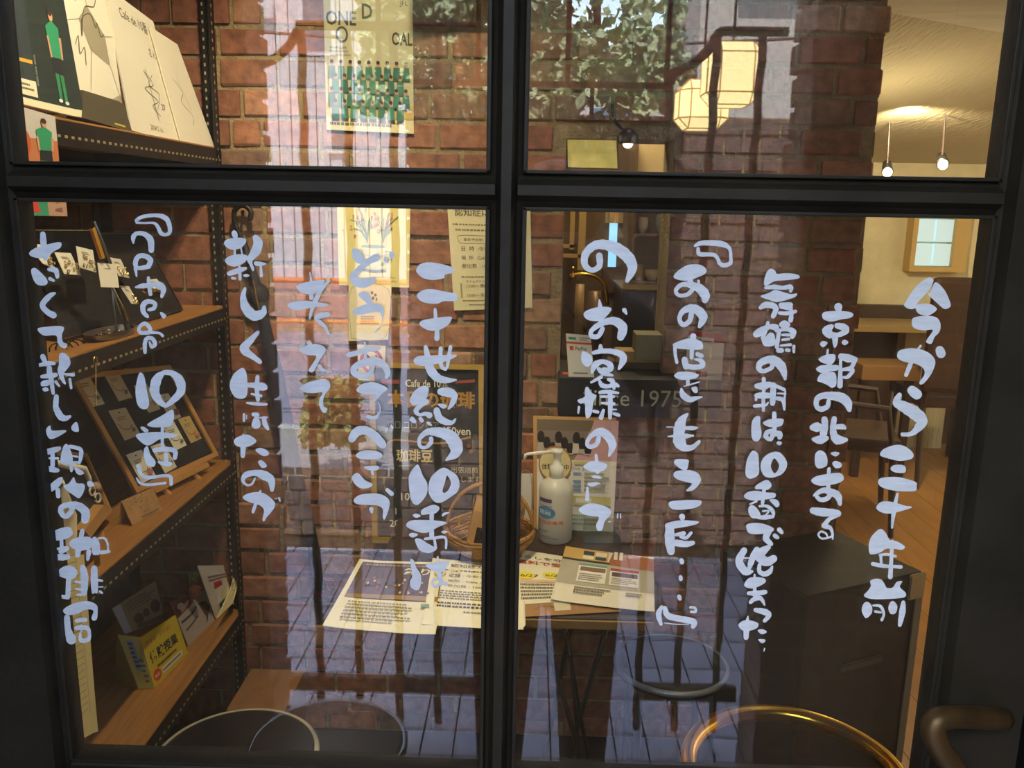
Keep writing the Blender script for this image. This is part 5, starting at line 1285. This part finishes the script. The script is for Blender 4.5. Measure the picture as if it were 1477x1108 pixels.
obj('tabletop', B((a.x-.2, 4.42, .80), (b.x+.6, 4.80, .84), .004), mat('#a88a58', .3), dt)
for x in (a.x-.1, a.x+.75, b.x+.5): obj('leg', B((x, 4.5, 0), (x+.06, 4.56, .80), .004), DW, dt)
bn = thing('low_bench', 'low wooden bench with a lit seat edge in the dining room', 'bench', (0, 0, 0)); a, b = aty(1236, 556, 3.75), aty(1300, 540, 3.75)
obj('bench_seat', B((a.x+.12, 4.0, a.z-.02), (b.x+.22, 4.25, b.z), .006), mat('#8f6a3a', .4), bn)
for x in (a.x+.14, b.x+.17): obj('leg', B((x, 4.05, 0), (x+.04, 4.09, a.z-.02)), DW, bn)
a, b = aty(1322, 690, 4.35), aty(1384, 500, 4.35)
struct('wall_partition', B((a.x, 4.72, 0), (b.x+.15, 4.835, .78)), PLRIB)
sl = [((1280, 248), 3.4), ((1360, 237), 3.2)]
for i, ((x, y), Y) in enumerate(sl):
    p = aty(x, y, Y); e = thing('track_spotlight', ['left lit ceiling spotlight of the dining room', 'right lit ceiling spotlight of the dining room'][i], 'spotlight', (0, 0, 0), 'dining room spotlights'); dd = Vector((-.25, -.75, -.35)).normalized()
    obj('housing', T([p-dd*.10, p-dd*.02, p], [.020, .024, .026], 14), BLACKM, e, smooth=True); obj('stem', T([p-dd*.05, Vector((p.x-.0, p.y+.04, 1.985))], .005, 8), DW, e)
    bm = bmesh.new(); bmesh.ops.create_uvsphere(bm, u_segments=14, v_segments=8, radius=.021, matrix=Matrix.Translation(p+dd*.004)); obj('lens', bm, mat('#ffe6b0', .3, emit=28), e, smooth=True)
# ================================================================ STREET SIDE (seen mirrored in the glass)
def V(px, py, Y): return mir(aty(px, py, Y))
# porch floor of brown pavers
bm = bmesh.new(); k = 0
ft = struct('floor_porch', B((-2.2, -3.0, -.06), (2.2, -.02, -.012)), mat('#1e1c1e', .6))
pav = []
for j in range(14):
    for i in range(30): pav.append((-1.2+i*.092, -.2-j*.187))
meP = D.meshes.new('paver'); bmq = bmesh.new(); box(bmq, (.002, -.182, -.011), (.089, -.003, 0), .0015); bmq.to_mesh(meP); bmq.free(); meP.materials.append(mat('#b4b0be', .2, noise=(3, .25), bump=(60, .25)))
pav.sort(key=lambda p: (abs(p[0]+.4)+(0 if p[1] > -3 else 2)) + (3 if p[1] > -1.2 else 0)); bmS = bmesh.new()
for i, (x, y) in enumerate(pav):
    if i < 290: o = D.objects.new('paver', meP); C.objects.link(o); o.parent = ft; o.location = (x, y, 0)
    else: box(bmS, (x+.002, y-.182, -.011), (x+.089, y-.003, 0))
o = obj('paver_field', bmS, meP.materials[0], ft); o['kind'] = 'stuff'
# brick gate pillars
def pillar(name, x0, x1, y0, y1, h, ragged):
    p = struct(name, B((x0, y0, 0), (x1, y1, h)), MORTAR); bm = bmesh.new(); k = 0; z = .004
    while z < h:
        rx = random.uniform(.006, .016)
        n = max(1, round((x1-x0)/.147)); off = (k % 2)*.07; x = x0-(rx if ragged < 0 else .008)
        end = x1+(rx if ragged > 0 else .008)
        while x < end-.02:
            xe = min(x+(.137 if x > x0 or not k % 2 else .075), end)
            if end-xe < .05: xe = end
            for ya, yb in ((y1-.002, y1+.010), (y0-.010, y0+.002)): box(bm, (x, min(ya, yb), z+.004), (xe, max(ya, yb), z+.064))
            x = xe+.0105
        xx = x1 if ragged > 0 else x0
        box(bm, (min(xx, xx+ragged*rx), y0, z+.004), (max(xx, xx+ragged*rx), y1, z+.064))
        z += CR; k += 1
    o = obj('brick_facing', bm, BRICK2, p); o['kind'] = 'stuff'; return p
pillar('wall_porch_left', -1.4, -.645, -1.38, -1.24, 2.5, 1); pillar('wall_garden', -.52, 2.4, -3.1, -2.96, 1.88, -1); pillar('wall_garden_low', -1.6, -.54, -3.08, -2.96, .25, -1); pillar('wall_porch_right', .61, 1.6, -1.38, -1.24, 2.5, -1)
struct('ceiling_porch_shade', B((-1.43, -1.42, 2.5), (1.7, -.02, 2.58)), mat('#6a5a4a', .8))  # unseen porch roof added to shade the door front
struct('wall_porch_side', B((-1.43, -1.4, 0), (-1.38, -.02, 2.5)), mat('#6a4634', .9)); struct('wall_porch_side_right', B((1.6, -1.4, 0), (1.65, -.02, 2.5)), mat('#6a4634', .9))
# wrought iron gate, two leaves with scooped shoulders
IRON = mat('#2a1f1c', .5, .3); GY = -1.45
def leafgate(name, label, xs, xa, xb, flip):
    g = thing(name, label, 'gate', (xa, GY, 0), 'gate leaves of the porch')
    hi, lo = 1.915, 1.80
    for x in xs:
        h = lo if abs(x-(xa if flip < 0 else xb)) < .01 else hi
        tw = [(x+.0022*math.cos(q*1.3), GY+.0022*math.sin(q*1.3), .06+q*(h-.06)/60) for q in range(61)]
        obj('bar', T(tw, .011, 6), IRON, g)
    obj('lower_rail', B((xa, GY-.012, .155), (xb, GY+.012, .20), .002), IRON, g)
    if flip < 0: pts = [(xa, GY, lo), (xa+.012, GY, lo+.028), (xa+.045, GY, lo+.042), (xa+.085, GY, lo+.075), (xa+.11, GY, hi), (xa+.14, GY, hi+.005), (xb, GY, hi+.005)]
    else: pts = [(xb, GY, lo), (xb-.012, GY, lo+.028), (xb-.045, GY, lo+.042), (xb-.085, GY, lo+.075), (xb-.11, GY, hi), (xb-.14, GY, hi+.005), (xa, GY, hi+.005)]
    obj('top_rail', T(catmull(pts, False, 3), .012, 8), IRON, g, smooth=True)
leafgate('iron_gate', 'left leaf of the wrought iron porch gate mirrored in the glass', [-.678, -.566, -.455, -.343, -.235], -.678, -.13, -1)
leafgate('iron_gate', 'right leaf of the wrought iron porch gate mirrored in the glass', [.327, .434, .542], .327, .60, -1)
# steel trellis over the gate
tz = thing('steel_trellis', 'thin steel trellis frame above the porch gate', 'trellis', (0, GY, 0))
for x in (-.378, -.137, .079, .318): obj('trellis_post', B((x-.006, GY-.006, 1.79), (x+.006, GY+.006, 2.5)), IRON, tz)
obj('trellis_rail', B((-.38, GY-.007, 1.787), (.33, GY+.007, 1.80)), IRON, tz)
for x in (-.20, .14): obj('trellis_post', B((x-.005, GY-.005, 1.71), (x+.005, GY+.005, 1.79)), IRON, tz)
obj('trellis_rail', B((-.135, GY-.007, 1.70), (.32, GY+.007, 1.712)), IRON, tz)
# paper-like porch lantern; the smaller one is added as its doubled reflection
def lantern(px0, px1, py0, py1, Y, label, pw):
    a, b = V(px0, py1, Y), V(px1, py0, Y); g = thing('porch_lantern', label, 'lantern', (0, 0, 0), 'lit porch lanterns'); w = b.x-a.x; h = b.z-a.z; cx, cz = (a.x+b.x)/2, (a.z+b.z)/2
    bm = bmesh.new(); bmesh.ops.create_cube(bm, size=1); 
    for v in bm.verts: v.co = Vector((cx+v.co.x*w, -Y+v.co.y*w, cz+v.co.z*h))
    bmesh.ops.bevel(bm, geom=bm.edges[:], offset=w*.2, segments=1, affect='EDGES'); es = [(e.verts[0].co.copy(), e.verts[1].co.copy()) for e in bm.edges]
    obj('shade', bm, mat('#ffe6a4', .6, emit=pw*1.25, noise=(25, .12)), g)
    bm = bmesh.new()
    for p, q in es: tube(bm, [p, q], .0022, 5)
    obj('seam', bm, mat('#c79a4a', .7, emit=pw*.45), g)
    obj('hanger', T([(cx, -Y, cz+h/2), (cx, -Y, 2.5 if -Y > -1.42 else cz+h/2+.25)], .004, 6), IRON, g)
lantern(1014, 1098, 64, 152, 1.75, 'larger glowing cream lantern mirrored at the upper right', 9); lantern(975, 1050, 118, 186, 1.95, 'smaller glowing cream lantern added as the doubled reflection of the large one', 8)
# ivy on the trellis and hedge
rr = random.Random(11); bm = bmesh.new()
def leaf_at(bm, c, L):
    d = Vector((rr.gauss(0, 1), rr.gauss(0, 1), rr.gauss(-.4, .7))).normalized()*L; n_ = d.orthogonal().normalized(); n_ = (Matrix.Rotation(rr.uniform(0, 6.28), 3, d)@n_)*L*.42; up_ = d.cross(n_).normalized()*L*.12
    v = [bm.verts.new(p) for p in (c, c+d*.35+n_, c+d*.75+n_*.7+up_, c+d, c+d*.75-n_*.7+up_, c+d*.35-n_)]; bm.faces.new((v[0], v[1], v[2], v[3])); bm.faces.new((v[0], v[3], v[4], v[5]))
for k in range(9500):
    px = rr.uniform(520, 985); top = -120; 
    py = rr.uniform(top, 160)
    dens = .75 if 820 < px < 960 and py < 40 else 0
    if rr.random() < dens: continue
    if rr.random() < .30+.45*math.sin(px*.045+1)*math.sin(py*.05): continue
    leaf_at(bm, V(px, py, rr.uniform(2.2, 2.85)), rr.uniform(.03, .06))
tag(obj('ivy_leaves', bm, mat('#b4c09a', .25, noise=(12, .35))), 'mass of grey-green ivy leaves hanging beyond the gate', 'ivy', kind='stuff')
for k, (a, b) in enumerate((((860, -60), (848, 150)), ((640, -80), (700, 150)))): tag(obj('ivy_stem', T([V(*a, 2.6), V((a[0]+b[0])/2+8, (a[1]+b[1])/2, 2.65), V(*b, 2.6)], [.018, .014, .008], 8), mat('#5a4a3a', .8)), ['thick upright ivy stem in the right pane', 'slanting ivy stem in the left pane'][k], 'stem')
bm = bmesh.new()
for k in range(900): leaf_at(bm, V(rr.uniform(440, 516), rr.uniform(548, 640), rr.uniform(3.3, 3.9)), .05)
tag(obj('roadside_hedge', bm, mat('#66723a', .5, noise=(10, .3))), 'low yellow-green hedge across the pavement', 'hedge', kind='stuff')
# street and the houses opposite
struct('ground_pavement', B((-6, -4.6, -.03), (8, -3.0, -.002)), mat('#8a8488', .8, noise=(2, .1))); struct('ground_road', B((-12, -9.4, -.04), (12, -4.6, -.012)), mat('#77778a', .6, noise=(1.5, .15))); struct('ground_kerb', B((-12, -4.72, -.04), (12, -4.6, .06)), mat('#aaa8a6', .8))
BYY = -9.6
hs = thing('house', 'pale house clad in vertical siding across the street', 'building', (0, BYY, 0))
SID = mat('#d4d2da', .6); bm = bmesh.new(); 
a = V(340, 0, 9.6); b = V(600, 0, 9.6)
x = a.x-1.5
while x < b.x: box(bm, (x, BYY-.2, .6), (x+.135, BYY+.01, 6.2)); x += .15
obj('siding', bm, SID, hs)['kind'] = 'stuff'
obj('wall', B((a.x-1.5, BYY-3, 0), (b.x, BYY-.02, 6.2)), mat('#a9a6b0', .7), hs)
obj('plinth', B((a.x-1.5, BYY-.1, 0), (b.x+.02, BYY+.03, .62)), mat('#b08a86', .7), hs)
for px0, px1, py0, py1 in ((440, 476, -60, 74), (560, 582, 30, 110), (480, 500, 165, 215)):
    p, q = V(px0, py1, 9.6), V(px1, py0, 9.6); w = obj('window', B((p.x-.05, BYY, p.z-.05), (q.x+.05, BYY+.05, q.z+.05)), mat('#e8e8ee', .5), hs); obj('pane', B((p.x, BYY+.04, p.z), (q.x, BYY+.06, q.z)), mat('#3f5f7a', .08, spec=1), w)
p = V(386, 18, 9.6); obj('vent_box', B((p.x-.08, BYY, p.z-.08), (p.x+.08, BYY+.08, p.z+.08), .01), SID, hs)
obj('roof', B((a.x-1.7, BYY-3.2, 6.2), (b.x+.2, BYY+.4, 6.4)), mat('#5a5a66', .7), hs)
h2 = thing('house', 'low grey house behind the ivy across the street', 'building', (0, BYY, 0)); c_ = V(880, 60, 9.6)
obj('wall', B((b.x+.03, BYY-3, 0), (b.x+3.2, BYY, 3.1)), mat('#c0b4b2', .7), h2); obj('roof', B((b.x+.25, BYY-3.2, 3.1), (b.x+3.2, BYY+.2, 3.22)), mat('#6a5a58', .7), h2)
for k in range(2): w = obj('window', B((b.x+.8+k*1.2, BYY, 1.5), (b.x+1.5+k*1.2, BYY+.04, 2.7)), mat('#e0dcd8', .5), h2); obj('pane', B((b.x+.86+k*1.2, BYY+.03, 1.56), (b.x+1.44+k*1.2, BYY+.05, 2.64)), mat('#4a6880', .08, spec=1), w)
h3 = thing('house', 'farther cream house at the right end of the street', 'building', (0, BYY, 0))
obj('wall', B((b.x+3.22, BYY-3, 0), (b.x+8, BYY+.1, 4.0)), mat('#b8b0a8', .7), h3); obj('roof', B((b.x+3.6, BYY-3.2, 4.0), (b.x+8.2, BYY+.3, 4.2)), mat('#4c4a50', .7), h3); w = obj('window', B((b.x+4.6, BYY+.1, 1.8), (b.x+5.6, BYY+.14, 3.2)), mat('#e0dcd8', .5), h3); obj('pane', B((b.x+4.66, BYY+.13, 1.86), (b.x+5.54, BYY+.15, 3.14)), mat('#4a6880', .08, spec=1), w)
for k, zz in enumerate((1.0, .72)):
    tag(obj('orange_rail', T([(-6, -4.9-.05*k, zz), (4, -4.9-.05*k, zz)], .018, 8), mat('#d8783a', .5)), ['upper orange guard rail by the kerb', 'lower orange guard rail by the kerb'][k], 'rail')
for k, (za, zb) in enumerate(((3.5, 3.2), (3.2, 3.05), (2.75, 2.7))):
    tag(obj('overhead_wire', T([(-6, -6.0, za+.2), (0, -6.0, za-.1), (6, -6.0, zb+.3)], .012, 6), mat('#26262a', .6)), ['highest overhead wire across the street', 'middle overhead wire across the street', 'lowest overhead wire across the street'][k], 'wire')
# the person taking the photograph, in dark clothes, holding the phone
def skin(name, chain, m, parent, sub=1):
    me = D.meshes.new(name); vs = []; es = []; rs = []; idx = {}
    for path in chain:
        prev = None
        for key, co_, r in path:
            if key not in idx: idx[key] = len(vs); vs.append(co_); rs.append(r)
            if prev is not None: es.append((prev, idx[key]))
            prev = idx[key]
    me.from_pydata(vs, es, []); o = D.objects.new(name, me); C.objects.link(o); o.modifiers.new('s', 'SKIN'); 
    for v, r in zip(me.skin_vertices[0].data, rs): v.radius = (r if isinstance(r, tuple) else (r, r))
    me.skin_vertices[0].data[0].use_root = True
    md = o.modifiers.new('d', 'SUBSURF'); md.levels = md.render_levels = sub
    bpy.context.view_layer.update(); nm = D.meshes.new_from_object(o.evaluated_get(bpy.context.evaluated_depsgraph_get())); o.modifiers.clear(); o.data = nm; nm.materials.clear(); nm.materials.append(m); nm.polygons.foreach_set('use_smooth', [True]*len(nm.polygons)); o.parent = parent; return o
px, py = .05, -1.08
SK = mat('#c99a7c', .55); CLO = mat('#1f2026', .85); TR_ = mat('#23242c', .85)
pe = thing('person', 'person in dark clothes holding up a phone outside the door', 'person', (0, 0, 0))
def arm(s):
    sh = (px+s*.17, py, 1.27); el_ = (px+s*.21, py+.14, 1.10+.04); wr = (px*0+s*.062, -.80, 1.44); return sh, el_, wr
body = [[('pel', (px, py, .82), (.13, .10)), ('ab', (px, py, .98), (.115, .09)), ('ch', (px, py, 1.16), (.135, .095)), ('nb', (px, py, 1.28), (.07, .06)), ('nk', (px, py+.015, 1.35), .045), ('hd', (px, py+.03, 1.42), (.062, .07)), ('hm', (px, py+.03, 1.49), (.072, .085)), ('ht', (px, py+.02, 1.555), (.055, .065))]]
for s in (-1, 1):
    sh, el_, wr = arm(s); body.append([('nb', None, 0), (f'sh{s}', sh, .05), (f'el{s}', el_, .038), (f'wr{s}', wr, .024), (f'pm{s}', (wr[0]-s*.006, wr[1]+.03, wr[2]+.045), (.030, .016))])
    body.append([('pel', None, 0), (f'hp{s}', (px+s*.085, py, .76), .085), (f'kn{s}', (px+s*.095, py+.02, .43), .055), (f'an{s}', (px+s*.10, py-.02, .08), .035), (f'to{s}', (px+s*.11, py+.13, .035), (.035, .022))])
bo_ = skin('body', body, SK, pe, 2)
fing = []
for s in (-1, 1):
    sh, el_, wr = arm(s); b0 = Vector((wr[0]-s*.006, wr[1]+.03, wr[2]+.045))
    for i, (dz, ln) in enumerate(((.024, .055), (.009, .062), (-.007, .058), (-.022, .046))):
        r_ = b0+Vector((0, .006, dz-.0)); a_ = r_+Vector((-s*ln*.25, ln*.50, .0)); c_ = a_+Vector((-s*ln*.35, ln*.28, 0)); d_ = c_+Vector((-s*ln*.3, ln*.02, 0))
        fing.append(skin('finger', [[('a', tuple(b0+Vector((0, -.005, dz*.7))), .008), ('b', tuple(a_), .0085), ('c', tuple(c_), .0078), ('d', tuple(d_), .0065)]], SK, pe, 1))
    skin('thumb', [[('a', tuple(b0+Vector((0, -.01, -.012))), .010), ('b', tuple(b0+Vector((-s*.025, -.006, .004))), .010), ('c', tuple(b0+Vector((-s*.045, .002, .014))), .0085)]], SK, pe, 1)
jk = [[('a', (px, py, .74), (.165, .13)), ('b', (px, py, .98), (.14, .115)), ('c', (px, py, 1.16), (.155, .115)), ('d', (px, py, 1.285), (.085, .075)), ('e', (px, py+.01, 1.325), .056)]]
for s in (-1, 1):
    sh, el_, wr = arm(s); jk.append([('d', None, 0), (f's{s}', sh, .068), (f'e{s}', el_, .052), (f'w{s}', tuple(Vector(el_).lerp(Vector(wr), .88)), .036)])
skin('jacket', jk, CLO, pe, 2)
tr_ = [[('a', (px, py, .84), (.14, .115))]]
for s in (-1, 1): tr_.append([('a', None, 0), (f'h{s}', (px+s*.085, py, .74), .098), (f'k{s}', (px+s*.095, py+.02, .43), .070), (f'n{s}', (px+s*.10, py-.02, .10), .052)])
skin('trousers', tr_, TR_, pe, 2)
for s in (-1, 1): skin('shoe', [[('a', (px+s*.10, py-.04, .045), (.042, .042)), ('b', (px+s*.105, py+.06, .04), (.045, .036)), ('c', (px+s*.11, py+.16, .03), (.038, .026))]], mat('#15151a', .5), pe, 2)
hr = bmesh.new(); bmesh.ops.create_uvsphere(hr, u_segments=20, v_segments=14, radius=.098, matrix=Matrix.Translation((px, py+.005, 1.50)))
for v in hr.verts:
    if v.co.y > py+.06 and v.co.z < 1.545: v.co.y = py+.045
    if v.co.z < 1.44: v.co.z = 1.44-(1.44-v.co.z)*.3
obj('hair', hr, mat('#1a1512', .6, noise=(60, .3)), pe, smooth=True)
for s in (-1, 1):
    for nm_, r_, p_, m_ in (('eye', .0105, (px+s*.030, py+.098, 1.492), mat('#f0ece6', .2)), ('iris', .0055, (px+s*.030, py+.1055, 1.492), mat('#241610', .2)), ('ear', .016, (px+s*.078, py+.03, 1.488), SK)):
        e_ = bmesh.new(); bmesh.ops.create_uvsphere(e_, u_segments=12, v_segments=8, radius=r_, matrix=Matrix.Translation(p_)); obj(nm_, e_, m_, pe, smooth=True)
obj('nose', T([(px, py+.10, 1.495), (px, py+.118, 1.470), (px, py+.105, 1.463)], [.006, .011, .008], 8), SK, pe, smooth=True); obj('mouth', B((px-.022, py+.094, 1.436), (px+.022, py+.104, 1.443), .003), mat('#9a4a44', .5), pe)
ph = thing('smartphone', 'black smartphone held up in front of the door', 'phone', (0, 0, 0)); obj('phone_body', B((-.078, -.722, 1.462), (.078, -.713, 1.538), .004), mat('#101114', .15, .2), ph); obj('screen', B((-.074, -.7235, 1.466), (.074, -.722, 1.534)), mat('#20303c', .05), ph)
# ================================================================ put every Empty at the base of its thing (parts keep their places)
bpy.context.view_layer.update()
LOCAL = ('round_stool', 'umbrella_stand', 'coffee_bag', 'dining_chair')
for o in list(D.objects):
    if o.type != 'EMPTY' or o.parent or o.name.split('.')[0] in LOCAL or not o.children: continue
    pts = [c.matrix_basis @ Vector(b) for c in o.children if c.type == 'MESH' for b in c.bound_box]
    if not pts: continue
    lo = [min(p[i] for p in pts) for i in range(3)]; hi = [max(p[i] for p in pts) for i in range(3)]
    o.location = ((lo[0]+hi[0])/2, (lo[1]+hi[1])/2, lo[2]); inv = Matrix.Translation(-o.location)
    for c in o.children: c.matrix_parent_inverse = inv
